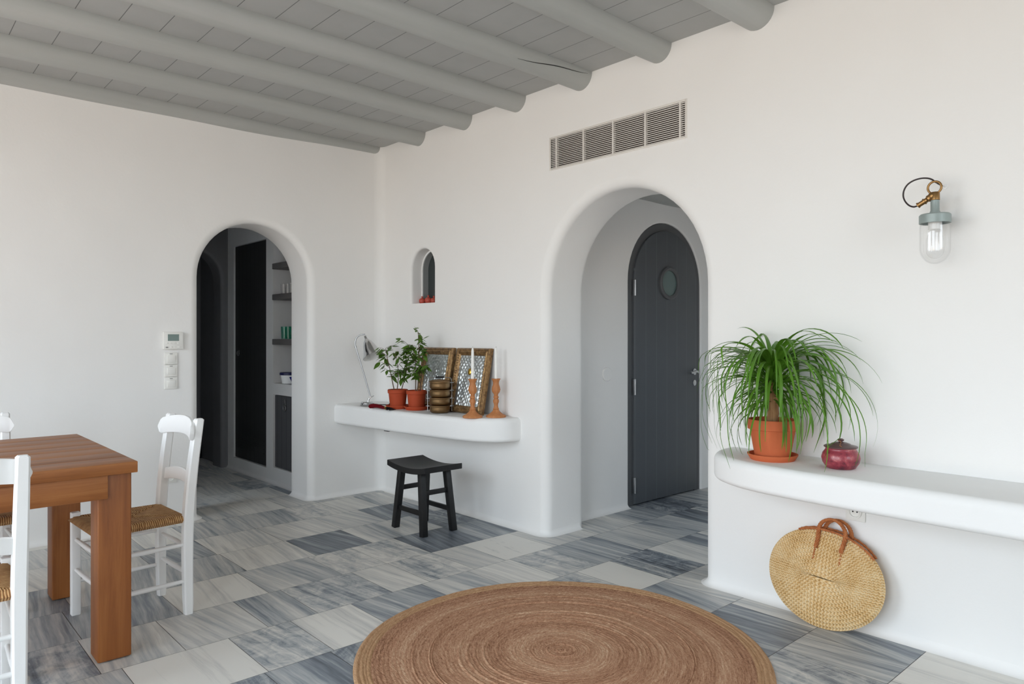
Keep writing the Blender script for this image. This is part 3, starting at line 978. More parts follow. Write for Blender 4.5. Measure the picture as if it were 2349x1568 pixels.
# ================================================================== thermostat, switches, sockets
th = thing('thermostat', 'off-white thermostat with a grey display above the light switches', 'thermostat', (1.542, YA, 1.2255))
mb = MB(); mb.span(-.062, .062, -.026, 0, -.058, .058, .004); mb.build('body', M['plastic'], th)
mb = MB(); mb.span(-.036, .034, -.0275, -.024, -.002, .042); mb.build('display', M['lcd'], th)
for (bx, bz) in ((-.04, -.017), (-.018, -.017), (.004, -.017), (.030, -.017), (-.042, -.045), (-.014, -.043), (.006, -.043), (.034, -.043)):
    mb = MB(); mb.box((bx, -.0268, bz), (.015, .003, .009), .001); mb.build('button', M['plastic_grey'] if bz < -.03 and bx < -.03 else M['plastic'], th)
for k, (z, lb) in enumerate([(1.106, 'white light switch directly below the thermostat'), (1.024, 'white light switch in the middle of three'), (.941, 'white light switch lowest of three')]):
    sw = thing('light_switch', lb, 'switch', (1.5315, YA, z), 0, 'light switches beside the hall arch')
    mb = MB(); mb.span(-.041, .041, -.011, 0, -.040, .040, .004); mb.build('plate', M['plastic'], sw)
    mb = MB(); mb.box((0, -.013, -.002), (.050, .008, .046), .002, M=Matrix.Rotation(.06, 4, 'X')); mb.build('rocker', M['plastic'], sw)
    mb = MB(); mb.span(-.009, .009, -.0125, -.010, .028, .033); mb.build('marker', M['plastic_grey'], sw)
def socket(name, loc, rz, label):
    s_ = thing(name, label, 'socket', loc, rz)
    mb = MB(); mb.span(-.041, .041, -.009, 0, -.041, .041, .004); mb.build('plate', M['plastic'], s_)
    mb = MB(); mb.lathe([(.028, .006), (.024, .006), (.021, .0), (0, 0), (0, .002), (.019, .002)], 28, M=Matrix.Translation((0, -.0085, 0)) @ Matrix.Rotation(PI / 2, 4, 'X'), cap=False); mb.build('socket_well', M['plastic'], s_)
    for sx_ in (-.009, .009):
        mb = MB(); mb.lathe([(0, .004), (.0032, .004), (.0032, 0), (0, 0)], 10, M=Matrix.Translation((sx_, -.0085, 0)) @ Matrix.Rotation(PI / 2, 4, 'X')); mb.build('hole', M['black'], s_)
socket('wall_socket', (1.525, YA, .315), 0, 'white power socket on the back wall behind the dining chair')
socket('wall_socket', (XB, 1.285, .500), -PI / 2, 'white power socket on the wall just under the ledge')

# ================================================================== wall lamp
LX, LY = 3.055, .944
lm = thing('wall_lamp', 'galvanised wall lamp with a clear glass dome and brass fitting', 'lamp', (LX, LY, 0))
zz = lambda q: 1.25 - ((360 + q / 5.6) - 772.36) / 597.0
yy_ = lambda q: -(q - 693) / 3440.0
mb = MB()
mb.tube([(0, yy_(688) + .0235 * math.cos(a), zz(390) + .0235 * math.sin(a)) for a in [2 * PI * k / 28 for k in range(28)]], .0042, 10, closed=True)
mb.tube([(.0, -.0005, zz(455)), (0, 0, zz(470))], .010, 12)
mb.build('ring', M['brass'], lm)
mb = MB(); mb.lathe([(0, zz(552)), (.0165, zz(552)), (.0165, zz(470)), (.012, zz(448)), (0, zz(444))], 24)
mb.tube(smoothpath([(0, yy_(680), zz(490)), (0, yy_(640), zz(510)), (0, yy_(580), zz(545)), (0, yy_(490), zz(592))], 4), [.0165] * 4 + [.014] * 3 + [.0095] * 6, 14)
mb.tube([(0, yy_(572), zz(548)), (0, yy_(560), zz(555))], .0125, 14); mb.tube([(0, yy_(497), zz(588)), (0, yy_(484), zz(595))], .0115, 14)
mb.build('elbow', M['brass'], lm)
mb = MB(); mb.lathe([(0, zz(730)), (.0185, zz(730)), (.0185, zz(706)), (.0155, zz(688)), (.0152, zz(556)), (0, zz(552))], 24); mb.build('stem', M['galv'], lm)
mb = MB(); mb.lathe([(0, zz(722)), (.030, zz(724)), (.050, zz(732)), (.0545, zz(748)), (.0545, zz(850)), (.050, zz(852)), (.050, zz(800)), (0, zz(796))], 40); mb.build('cap', M['galv'], lm)
mb = MB(); mb.lathe([(0, zz(800)), (.0235, zz(800)), (.0235, zz(925)), (.021, zz(932)), (0, zz(932))], 24); mb.build('bulb_holder', M['porcelain'], lm)
mb = MB(); zb = zz(1372); pr_ = []
for k in range(13):
    a = PI / 2 * k / 12; pr_.append((.0525 * math.sin(a), zb + .06 * (1 - math.cos(a))))
pr_ += [(.0525, zz(900)), (.0500, zz(820))]
pi_ = [(r * .955, z + .0022) for r, z in pr_]
mb.lathe(pr_ + pi_[::-1], 40, cap=False); mb.build('glass_dome', M['glass'], lm, 60)
mb = MB(); zb = zz(1305); pr_ = []
for k in range(11):
    a = PI / 2 * k / 10; pr_.append((.031 * math.sin(a), zb + .034 * (1 - math.cos(a))))
pr_ += [(.030, zz(1060)), (.022, zz(980)), (.014, zz(932))]
mb.lathe(pr_, 32, cap=False); mb.tube([(0, .003, zz(935)), (0, .003, zz(1010)), (0, -.004, zz(1020)), (0, -.004, zz(940))], .0012, 6)
mb.build('bulb', M['glass'], lm, 60)
mb = MB()
lp_ = [(486, 596), (430, 603), (370, 575), (318, 515), (291, 440), (300, 360), (345, 292), (420, 252), (510, 239), (590, 250), (650, 278), (700, 322), (730, 352)]
mb.tube(smoothpath([(.012 * math.sin(PI * i / 12) + (.045 if i == 12 else 0), yy_(a), zz(b)) for i, (a, b) in enumerate(lp_)], 6), .0032, 8); mb.build('cable', M['rubber'], lm)
mb = MB(); mb.tube([(.004, yy_(700), zz(326)), (.06, yy_(700), zz(326)), (.1115, yy_(700), zz(326))], .0032, 10)
mb.lathe([(0, .0), (.010, 0), (.010, .002), (0, .004)], 20, M=Matrix.Translation((.1115, yy_(700), zz(326))) @ Matrix.Rotation(-PI / 2, 4, 'Y')); mb.build('wall_hook', M['white_paint'], lm)

# ================================================================== dining table
TX0, TX1, TY0, TY1, TZ = -1.25, .797, 3.047, 4.112, .766
tb = thing('dining_table', 'heavy oiled wooden dining table with square block legs', 'table', ((TX0 + TX1) / 2, (TY0 + TY1) / 2, 0))
tx, ty = (TX1 - TX0) / 2, (TY1 - TY0) / 2
mb = MB(); npl = 7
for i in range(npl):
    a, b = -ty + 2 * ty * i / npl, -ty + 2 * ty * (i + 1) / npl
    mb.span(-tx, tx, a + .0008, b - .0008, TZ - .043, TZ, .0026)
mb.build('tabletop', M['oak'], tb, 40)
mb = MB(); ins = .03
for s_ in (-1, 1):
    mb.span(-tx + .10, tx - .10, s_ * (ty - ins) - .012, s_ * (ty - ins) + .012, TZ - .135, TZ - .043, .002)
    mb.span(s_ * (tx - ins) - .012, s_ * (tx - ins) + .012, -ty + .10, ty - .10, TZ - .135, TZ - .043, .002)
mb.build('apron', M['oak'], tb, 40)
for sx_ in (-1, 1):
    for sy_ in (-1, 1):
        mb = MB(); cx_, cy_ = sx_ * (tx - .073), sy_ * (ty - .091 + .0)
        mb.box((cx_, cy_, (TZ - .043) / 2 + .003), (.118, .118, TZ - .045), .006, 3); mb.build('leg', M['oak_v'], tb, 40)
        mb = MB(); mb.span(cx_ - .03, cx_ + .03, cy_ - .03, cy_ + .03, 0, .005) if False else None

# ================================================================== dining chairs
def make_chair(label):
    t = thing('dining_chair', label, 'chair', (0, 0, 0), 0, 'white rush-seated dining chairs')
    W, Dp, h = .167, .188, .018
    for sx_ in (-1, 1):
        # rear leg: rises into the back post, leaning back above the seat
        P = smoothpath([(sx_ * W, -Dp, 0), (sx_ * W, -Dp + .004, .25), (sx_ * W, -Dp, .45), (sx_ * (W + .002), -Dp - .018, .66), (sx_ * (W + .003), -Dp - .046, .872)], 5)
        mb = MB(); rows = []
        for i, p in enumerate(P):
            k = i / (len(P) - 1); ww = .0190 + .003 * math.sin(PI * k); ww *= .9 if k < .05 else 1
            rows.append([p + Vector((a * ww, b * ww, 0)) for a, b in ((-1, -.7), (-.7, -1), (.7, -1), (1, -.7), (1, .7), (.7, 1), (-.7, 1), (-1, .7))])
        top = rows[-1]; c_ = sum((Vector(q) for q in top), Vector()) / 8
        rows.append([c_ + (Vector(q) - c_) * .7 + Vector((0, 0, .006)) for q in top])
        mb.grid(rows, closed_u=True, cap=True); mb.build('leg', M['white_paint'], t, 30)
        mb = MB(); mb.bar((sx_ * (W + .012), Dp - .012, 0), (sx_ * (W + .012), Dp - .012, .462), .036, .036, .004); mb.build('leg', M['white_paint'], t, 30)
    def slat(z0, h0, arch, lean_y, name, ears=False):
        n = 32; rows = []
        for i in range(n + 1):
            u = -1 + 2 * i / n; x = u * (W + (.034 if ears else .002)); yb = lean_y + (.030 if ears else 0) - (.036 if ears else .020) * (1 - u * u); a_ = arch * (1 - u * u)
            hb = z0 + a_ * .75; ht = z0 + h0 + a_
            if ears:
                r8 = .5 * (1 - math.sqrt(max(0, 1 - max(0, (abs(u) - .86) / .14) ** 2))); ht = z0 + h0 * (1 - r8 * .9) + a_; hb += h0 * r8 * .9
            ring = []
            for (f, g_) in ((0, -1), (.06, -1.0), (.94, -1.0), (1, -.6), (1, .6), (.94, 1), (.06, 1), (0, .6)):
                ring.append((x, yb + g_ * .009 - .10 * (hb + (ht - hb) * f - z0), hb + (ht - hb) * f))
            rows.append(ring)
        mb = MB(); mb.grid(rows, closed_u=True, cap=True); mb.build(name, M['white_paint'], t, 40)
    slat(.778, .076, .026, -Dp - .030, 'crest_rail', True)
    slat(.560, .052, .024, -Dp - .008, 'back_slat')
    # rush seat: four woven triangles sagging to the middle, rolled edges
    mb = MB(); n = 26; rows = []
    def wid(y): return .176 + .020 * (y + Dp) / (2 * Dp)
    for side in (1, -1):
        rows = []
        for i in range(n + 1):
            y = -Dp - .004 + (2 * Dp + .020) * i / n; r_ = []
            for j in range(n + 1):
                u = -1 + 2 * j / n; x = u * wid(y)
                v_ = -1 + 2 * i / n; m_ = max(abs(u), abs(v_)); edge = max(0, (m_ - .80) / .20)
                th = .021 * math.sqrt(max(0, 1 - edge ** 2.2)); sag = .008 * (1 - m_)
                seam = .004 * max(0, 1 - abs(abs(u) - abs(v_)) / .06)
                r_.append((x, y, .428 + (th - sag - seam) * side if side > 0 else .428 - th * .9))
            rows.append(r_)
        mb.grid(rows)
    bmesh.ops.remove_doubles(mb.bm, verts=mb.bm.verts, dist=5e-4)
    mb.build('seat', M['rush'], t, 60)
    for sx_ in (-1, 1):
        for z in (.315, .150):
            mb = MB(); x0 = sx_ * W; x1 = sx_ * (W + .012); mb.tube([(x0, -Dp, z), ((x0 + x1) / 2, 0, z), (x1, Dp - .012, z)], [.008, .0115, .008], 10); mb.build('stretcher', M['white_paint'], t)
    for y, z in ((Dp - .012, .34), (Dp - .012, .205), (-Dp, .30), (-Dp, .18)):
        mb = MB(); mb.tube([(-W - .01, y, z), (0, y, z), (W + .01, y, z)], [.008, .0115, .008], 10); mb.build('stretcher', M['white_paint'], t)
    return t

ch = make_chair('white rush-seated chair at the end of the table, seen whole')
ch.location = (.897, 3.540, 0); ch.rotation_euler = (0, 0, PI / 2 + .05)
dup(ch, (.205, 2.938, 0), 0, 'white rush-seated chair cut by the picture edge, in front of the table', 'white rush-seated dining chairs')
dup(ch, (.352, 4.060, 0), PI, 'white rush-seated chair behind the table, only its top corner and seat showing', 'white rush-seated dining chairs')

# ================================================================== stool
st = thing('stool', 'small black wooden stool with a dished seat by the plaster shelf', 'stool', (2.717, 3.845, 0))
mb = MB(); n = 20; rows = []; SL, SW = .215, .145
for i in range(n + 1):
    u = -1 + 2 * i / n; y = u * SL; zt = .415 + .024 * u * u; zb2 = zt - .034
    rows.append([(-SW, y, zb2), (-SW + .003, y, zb2 - .002), (SW - .003, y, zb2 - .002), (SW, y, zb2), (SW, y, zt - .003), (SW - .003, y, zt), (-SW + .003, y, zt), (-SW, y, zt - .003)])
mb.grid(rows, closed_u=True, cap=True); mb.build('seat', M['black_wood'], st, 35)
fx, fy, tx_, ty_ = .116, .160, .098, .112
for sx_ in (-1, 1):
    for sy_ in (-1, 1):
        mb = MB(); mb.bar((sx_ * fx, sy_ * fy, 0), (sx_ * tx_, sy_ * ty_, .392), .040, .040, .003); mb.build('leg', M['black_wood'], st, 30)
def leg_at(sx_, sy_, z):
    k = z / .392; return (sx_ * (fx + (tx_ - fx) * k), sy_ * (fy + (ty_ - fy) * k), z)
for sy_ in (-1, 1):
    mb = MB(); mb.bar(leg_at(-1, sy_, .262), leg_at(1, sy_, .262), .018, .030, .002, side=(0, 1, 0)); mb.build('stretcher', M['black_wood'], st, 30)
for sx_ in (-1, 1):
    mb = MB(); mb.bar(leg_at(sx_, -1, .137), leg_at(sx_, 1, .137), .018, .030, .002, side=(1, 0, 0)); mb.build('stretcher', M['black_wood'], st, 30)

# ================================================================== rug
mb = MB(); RR = .800; rings = 58; rows = []; NA = 220; q = random.Random(3)
bounds = [0]
for i in range(rings):
    bounds.append(bounds[-1] + q.uniform(.6, 1.4))
bounds = [b / bounds[-1] * RR for b in bounds]
radii = []
for a, b in zip(bounds, bounds[1:]):
    hgt = q.choice([.25, .4, .5, .8, 1.5])
    for k in range(5):
        t = k / 5; radii.append((a + (b - a) * t, .0085 + .0026 * hgt * math.sin(PI * t)))
radii.append((RR, .0075)); radii += [(RR + .005, .005), (RR + .004, .0008)]
radii[0] = (.0008, radii[0][1])
ph = [q.uniform(0, 6) for _ in range(6)]
for r, z in radii:
    rw = []
    for k in range(NA):
        a = 2 * PI * k / NA; wob = 1 + .006 * math.sin(3 * a + ph[0]) * (r / RR) + .003 * math.sin(7 * a + ph[1])
        rw.append((r * wob * math.cos(a), r * wob * math.sin(a), z + .0005 * math.sin(40 * a + r * 300)))
    rows.append(rw)
R_of = [r for r, _ in radii]
mb.grid(rows, closed_u=True, uvs=lambda i, j: (2 * PI * j / NA * max(.05, R_of[min(i, len(R_of) - 1)]), R_of[min(i, len(R_of) - 1)]), cap=True)
o = mb.build('rug', M['jute'], None, 80); o.location = (2.052, 1.968, .0005); tag(o, 'large round braided jute rug on the marble floor', 'rug')

# ================================================================== straw bag leaning on the wall
bgth = .036; BA, BB, BN = .252, .212, 13
bag = thing('straw_bag', 'flat oval woven straw bag leaning on the wall under the ledge', 'bag', (3.045, 1.385, .002), -PI / 2)
LEAN = Matrix.Translation((0, 0, BB)) @ Matrix.Rotation(-.17, 4, 'X')
LEAN = Matrix.Rotation(-.17, 4, 'X') @ Matrix.Translation((0, 0, BB)) @ Matrix.Rotation(.06, 4, 'Y')
def bag_pt(rho, a, side):
    c_ = .055
    x = math.cos(a) * (BA * rho + c_ * (1 - rho)) * 1.0; z = math.sin(a) * BB * rho
    if math.sin(a) > 0:
        z -= .012 * (math.sin(a) ** 4) * rho
    prof = (1 - rho ** 3.2) ** .8 if rho < 1 else 0
    y = -bgth * prof * side + .0022 * math.sin(2 * PI * (rho * BN - a / (2 * PI))) * -side * (1 if rho > .02 else 0)
    if rho >= 1:
        y = 0
    return Vector((x, y, z))
mb = MB(); NR, NAa = 78, 150
for side in (1, -1):
    rows = [[bag_pt(i / NR, 2 * PI * k / NAa, side) for k in range(NAa)] for i in range(NR + 1)]
    rows[0] = [Vector((math.cos(2 * PI * k / NAa) * .055, -bgth * side, math.sin(2 * PI * k / NAa) * .0015)) for k in range(NAa)]
    mb.grid(rows, closed_u=True, uvs=lambda i, j: (j / NAa, i / NR * BN - j / NAa), cap=False)
mb.bm.transform(LEAN)
body = mb.build('bag_body', M['basket'], bag, 75)
# red trim along the mouth at the top, two lips
mb = MB()
for side in (1, -1):
    pts = []
    for k in range(31):
        a = math.radians(38 + 84 * k / 30); p = bag_pt(.985, a, side); pts.append(LEAN @ Vector((p.x, -.010 * side - (.012 * side * math.sin(PI * k / 30)), p.z + .004 + (.004 if side < 0 else 0))))
    mb.tube(pts, [.005 + .0012 * math.sin(k * 2.3) for k in range(31)], 8)
tr_ = mb.build('mouth_trim', M['rope'], bag); tr_['label'] = 'reddish cord binding'
for side in (1, -1):
    mb = MB(); xo = .018 if side > 0 else .030
    core = smoothpath([(-.056 + xo, 0, .120), (-.056 + xo, 0, .165), (-.060 + xo, 0, .205), (-.045 + xo, 0, .235), (-.008 + xo, 0, .252), (.030 + xo, 0, .240), (.052 + xo, 0, .212), (.056 + xo, 0, .175), (.050 + xo, 0, .125)], 7)
    for strand in range(3):
        pts = []
        for i, p in enumerate(core):
            yb = -(.016 + .018 * max(0, (.20 - p.z) / .08)) * side * (1 if p.z > .12 else 1)
            a = i * .95 + strand * 2 * PI / 3
            pts.append(LEAN @ Vector((p.x + .0045 * math.cos(a), yb + .0045 * math.sin(a), p.z)))
        mb.tube(pts, .0054, 7)
    for xs_ in (-.060, .052):     # the cord runs on as stitches down the side
        pts = []
        for i in range(16):
            z_ = .125 - .055 * i / 15; rho_ = math.hypot((xs_ + xo) / BA, z_ / BB); pr2 = bgth * (1 - rho_ ** 3.2) ** .8
            pts.append(LEAN @ Vector((xs_ + xo + .003 * math.sin(i * 2.1), -(pr2 + .0015 * math.cos(i * 1.7)) * side, z_)))
        mb.tube(pts, .0028, 6)
    hd = mb.build('handle', M['rope'], bag); hd['label'] = 'reddish twisted cord handle'

# ================================================================== ponytail palm
def pot(mb_parent, R, Hh, mat, sau=True, rim=.22, foot=.68):
    z0 = .012 if sau else 0
    mb = MB(); rb = R * foot
    mb.lathe([(0, z0), (rb, z0), (R * .90, z0 + Hh * (1 - rim)), (R * .985, z0 + Hh * (1 - rim) + .002), (R, z0 + Hh - .004), (R - .003, z0 + Hh), (R - .010, z0 + Hh), (R - .016, z0 + Hh * .86), (0, z0 + Hh * .86)], 48)
    mb.build('pot', mat, mb_parent, 40)
    if sau:
        mb = MB(); rs = rb + .028
        mb.lathe([(0, 0), (rs - .010, 0), (rs + .004, .022), (rs + .004, .026), (rs - .002, .026), (rs - .014, .010), (0, .010)], 48); mb.build('saucer', mat, mb_parent, 40)
    mb = MB(); mb.lathe([(0, z0 + Hh * .90), (R * .5, z0 + Hh * .895), (R - .014, z0 + Hh * .88), (R - .014, z0 + Hh * .85), (0, z0 + Hh * .85)], 32); mb.build('soil', M['soil'], mb_parent)
    return z0 + Hh

PX, PY = 2.968, 1.562
pp = thing('potted_palm', 'ponytail palm with long drooping leaves in a terracotta pot on the ledge', 'plant', (PX, PY, ZB))
ztop = pot(pp, .106, .165, M['terracotta'], True, .27, .70)
mb = MB(); mb.tube(smoothpath([(0, 0, .135), (-.002, .002, .165), (.004, -.004, .22), (.002, .0, .29), (0, .004, .345)], 4), [.034] + [.03] * 3 + [.024] * 4 + [.021] * 5 + [.017] * 4, 16); mb.build('trunk', M['bark'], pp)
mb = MB(); q = random.Random(12)
def strap(base, az, th0, L, bend, wdt, n=18, power=1.0):
    p = Vector(base); th = th0; pts = [p.copy()]; dirs = []
    for i in range(n):
        s_ = (i + .5) / n
        th = th0 - bend * (s_ ** power)
        th = max(th, -1.95)
        dv = Vector((math.cos(az) * math.cos(th), math.sin(az) * math.cos(th), math.sin(th)))
        p = p + dv * (L / n)
        # stay clear of the wall, the ledge and the pot
        if p.x > XB - PX - .012: p.x = XB - PX - .012 - .0
        u_ = p.x * .74 - p.y * .672
        if u_ < -.265:
            dd = (-.265 - u_) * .8; p.x += .74 * dd; p.y -= .672 * dd
        if p.x > XB - PX - .012: p.x = XB - PX - .012
        if p.z < .012 and p.x > -.19: p.z = .012
        jx, jy = p.x - .007, p.y + .294
        if p.z < .125 and math.hypot(jx, jy) < .09:
            kk = .09 / max(1e-3, math.hypot(jx, jy)); p.x, p.y = .007 + jx * kk, -.294 + jy * kk
        rr = math.hypot(p.x, p.y)
        lim = .122 if p.z < .19 else 0
        if lim and rr < lim and i > 2:
            k = lim / max(rr, 1e-3); p.x *= k; p.y *= k
        pts.append(p.copy())
    sd = Vector((-math.sin(az), math.cos(az), 0)); L3 = []; C3 = []; R3 = []
    for i, p in enumerate(pts):
        t = i / n; w_ = wdt * (min(1, .75 + t * 2) if t < .12 else 1) * (1 - max(0, (t - .12)) / .88) ** .62 + .0005
        tan = (pts[min(i + 1, n)] - pts[max(i - 1, 0)]).normalized(); up = sd.cross(tan)
        tw = sd * math.cos(.35 * math.sin(5 * t + az * 3)) + up * math.sin(.35 * math.sin(5 * t + az * 3))
        L3.append(p - tw * w_); C3.append(p - up * w_ * .35); R3.append(p + tw * w_)
    mb.grid([L3, C3, R3])
for i in range(190):
    f = i / 190
    az = q.uniform(0, 2 * PI)
    zb_ = .235 + .13 * q.random()
    if f < .30:      # young upright leaves
        strap((.004 * math.cos(az), .004 * math.sin(az), .32 + .05 * q.random()), az, q.uniform(1.05, 1.52), q.uniform(.34, .52), q.uniform(1.7, 3.2), q.uniform(.0075, .0115), power=1.2)
    elif f < .68:    # arching leaves
        strap((.012 * math.cos(az), .012 * math.sin(az), zb_ + .05), az, q.uniform(.65, 1.25), q.uniform(.36, .56), q.uniform(2.2, 3.5), q.uniform(.0055, .0095), power=1.0)
    else:            # old hanging leaves
        strap((.016 * math.cos(az), .016 * math.sin(az), zb_), az, q.uniform(-.1, .6), q.uniform(.22, .38), q.uniform(1.6, 2.6), q.uniform(.005, .008), power=.8)
# a few long thin outriders
for az, th0, L, bend in ((2.5, .95, .70, 3.3), (2.2, 1.1, .72, 3.4), (2.75, .8, .66, 3.2), (1.9, .8, .66, 3.0), (-1.9, 1.0, .74, 3.0), (-1.5, .8, .70, 3.1), (-2.2, .9, .72, 2.9), (-1.35, 1.05, .66, 3.0), (-2.4, 1.2, .72, 3.3), (2.0, 1.2, .76, 3.5), (3.0, 1.0, .7, 3.2)):
    strap((.01 * math.cos(az), .01 * math.sin(az), .30), az, th0, L, bend, .0042, 26, .95)
mb.build('leaves', M['palm_leaf'], pp, 70, fix=False)

# ================================================================== lidded jar
jr = thing('lidded_jar', 'small crackled red ceramic jar with a dark lid on the ledge', 'jar', (2.975, 1.268, ZB))
mb = MB(); mb.lathe([(0, 0), (.048, 0), (.056, .004), (.070, .024), (.0745, .044), (.070, .062), (.061, .074), (.058, .080), (.060, .085), (.055, .085), (.05, .07), (0, .068)], 48); mb.build('jar_body', M['raku'], jr, 50)
mb = MB(); mb.lathe([(0, .082), (.055, .082), (.064, .086), (.065, .090), (.060, .093), (.040, .097), (.036, .101), (.022, .106), (.010, .108), (0, .108)], 48); ld = mb.build('lid', M['raku_lid'], jr, 40)
mb = MB(); mb.lathe([(.008, .104), (.008, .107), (.007, .110), (.012, .113), (.0135, .117), (.008, .121), (0, .122)], 20); mb.build('knob', M['raku_lid'], ld, 50)
mb = MB(); mb.tube(smoothpath([(-.010, .006, .112), (-.013, -.006, .111), (-.03, -.012, .104), (-.046, -.016, .099), (-.052, -.026, .096)]), .0011, 6); tw = mb.build('twine', M['turned_wood'], jr); tw['label'] = 'pale twine tied round the knob'

# ================================================================== things on the plaster shelf
UR = Vector((.740, -.672, 0))     # along the picture's width
UD = Vector((.672, .740, 0))
# desk lamp
dlp = thing('desk_lamp', 'chrome gooseneck desk lamp at the corner end of the shelf', 'lamp', (2.858, 4.79, ZS))
L3 = lambda u, z, w=0: UR * u + UD * w + Vector((0, 0, z - ZS))
mb = MB(); mb.lathe([(0, 0), (.050, 0), (.053, .004), (.053, .022), (.046, .030), (.012, .033), (0, .033)], 40); mb.build('base', M['chrome'], dlp, 40)
mb = MB(); mb.tube(smoothpath([L3(0.006, .757), L3(.012, .775), L3(.022, .79), L3(.02, .80)]), .007, 10); mb.tube([L3(.024, .79, -.018), L3(.024, .79, .018)], .009, 12); mb.tube([L3(.03, .79), L3(.05, .802)], .003, 8); mb.build('pivot', M['chrome'], dlp)
mb = MB(); mb.tube(smoothpath([L3(.021, .80), L3(-.03, .98), L3(-.087, 1.165), L3(-.093, 1.20), L3(-.085, 1.238), L3(-.058, 1.262), L3(-.018, 1.270)], 7), .0055, 12)
mb.tube([L3(-.0868, 1.165), L3(-.0905, 1.182)], .0075, 10); mb.build('arm', M['steel'], dlp)
ax = (UR * .40 + UD * -.28 + Vector((0, 0, -.87))).normalized()
zq = ax.to_track_quat('Z', 'Y').to_matrix().to_4x4(); MS = Matrix.Translation(L3(-.014, 1.250)) @ zq @ Matrix.Diagonal((1.0, 1.0, 1.12, 1.0))
mb = MB(); mb.lathe([(0, -.006), (.010, -.006), (.011, .012), (.016, .022), (.030, .036), (.044, .066), (.055, .100), (.066, .128), (.078, .146), (.080, .150), (.0790, .150)], 40, M=MS, cap=False); sh_ = mb.build('shade', M['chrome'], dlp, 50)
mb = MB(); mb.lathe([(.0790, .150), (.064, .1275), (.053, .0995), (.042, .066), (.028, .038), (0, .030)], 40, M=MS, cap=False); l_ = mb.build('lining', M['porcelain'], sh_, 50); l_['label'] = 'pale inside of the shade'
mb = MB(); mb.lathe([(0, .042), (.012, .044), (.022, .075), (.026, .09), (.018, .108), (0, .114)], 20, M=MS); mb.build('bulb', M['porcelain'], dlp, 50)
mb = MB(); mb.tube(smoothpath([L3(.046, .731, .01), L3(.085, .730, .03), L3(.12, .730, .03), L3(.17, .731, .015)]), .003, 8); mb.tube([L3(.165, .734, .017), L3(.20, .736, .005)], .008, 10); mb.build('cord', M['black'], dlp)

# ficus plants
def ficus(loc, label, seed, stems, spread):
    t = thing('potted_fig', label, 'plant', loc, 0, 'small potted figs on the shelf')
    zt = pot(t, .0745, .128, M['terracotta_dark'], True, .22, .76)
    q = random.Random(seed); ms, ml = MB(), MB()
    def leaf(p, dr, L):
        dr = dr.normalized(); sd = dr.cross(Vector((0, 0, 1)))
        if sd.length < .1: sd = Vector((1, 0, 0))
        sd.normalize(); sd = (sd + Vector((q.uniform(-.6, .6), q.uniform(-.6, .6), q.uniform(-.6, .6)))).normalized(); sd = (sd - dr * sd.dot(dr)).normalized(); up = dr.cross(sd)
        A, B, C = [], [], []
        for i in range(7):
            s_ = i / 6; w_ = L * .26 * math.sin(PI * s_ ** .8) * (1 - .25 * s_) + .0004; c_ = p + dr * L * s_ - Vector((0, 0, 1)) * L * .30 * s_ * s_
            A.append(c_ - sd * w_ + up * w_ * .35); B.append(c_); C.append(c_ + sd * w_ + up * w_ * .35)
        ml.grid([A, B, C])
    for (ang, lean, hgt, r0) in stems:
        b0 = Vector((.025 * math.cos(ang), .025 * math.sin(ang), zt - .02)); top = Vector((spread * math.cos(ang) * lean, spread * math.sin(ang) * lean, hgt))
        mid = (b0 + top) / 2 + Vector((q.uniform(-.02, .02), q.uniform(-.02, .02), 0))
        P = smoothpath([b0, mid, top], 9); ms.tube(P, [r0 * (1 - .65 * i / (len(P) - 1)) for i in range(len(P))], 7)
        for i in range(6, len(P)):
            if q.random() < .85:
                az = q.uniform(0, 2 * PI); bl = q.uniform(.03, .10) * (1.15 - .5 * i / len(P))
                e = P[i] + Vector((math.cos(az) * bl, math.sin(az) * bl, bl * q.uniform(.2, .9)))
                if e.x + loc[0] > 2.965: e.x = 2.965 - loc[0]
                ms.tube([P[i], (P[i] + e) / 2 + Vector((0, 0, .006)), e], [.0016, .0013, .0009], 5)
                for k in range(q.choice([3, 4, 5])):
                    s_ = (k + 1) / 5; pb = P[i] + (e - P[i]) * min(1, s_ + .2)
                    a2 = az + q.uniform(-1.6, 1.6); leaf(pb, Vector((math.cos(a2) * (.45 if math.cos(a2) > 0 else 1), math.sin(a2), q.uniform(-.7, .5))), q.uniform(.042, .070))
    ms.build('stems', M['twig'], t, 60); ml.build('leaves', M['ficus_leaf'], t, 70, fix=False)
    return t
ficus((2.918, 4.462, ZS), 'potted fig with open airy leaves in a clay pot, next to the desk lamp', 4, [(2.2, 1.0, .44, .0042), (3.9, .7, .40, .004), (5.4, .9, .46, .0038)], .095)
tall = ficus((2.966, 4.292, ZS), 'taller potted fig in a clay pot, in front of the silver icon', 9, [(1.2, .5, .44, .0042), (4.4, .5, .56, .0045), (5.6, .9, .44, .004)], .08)

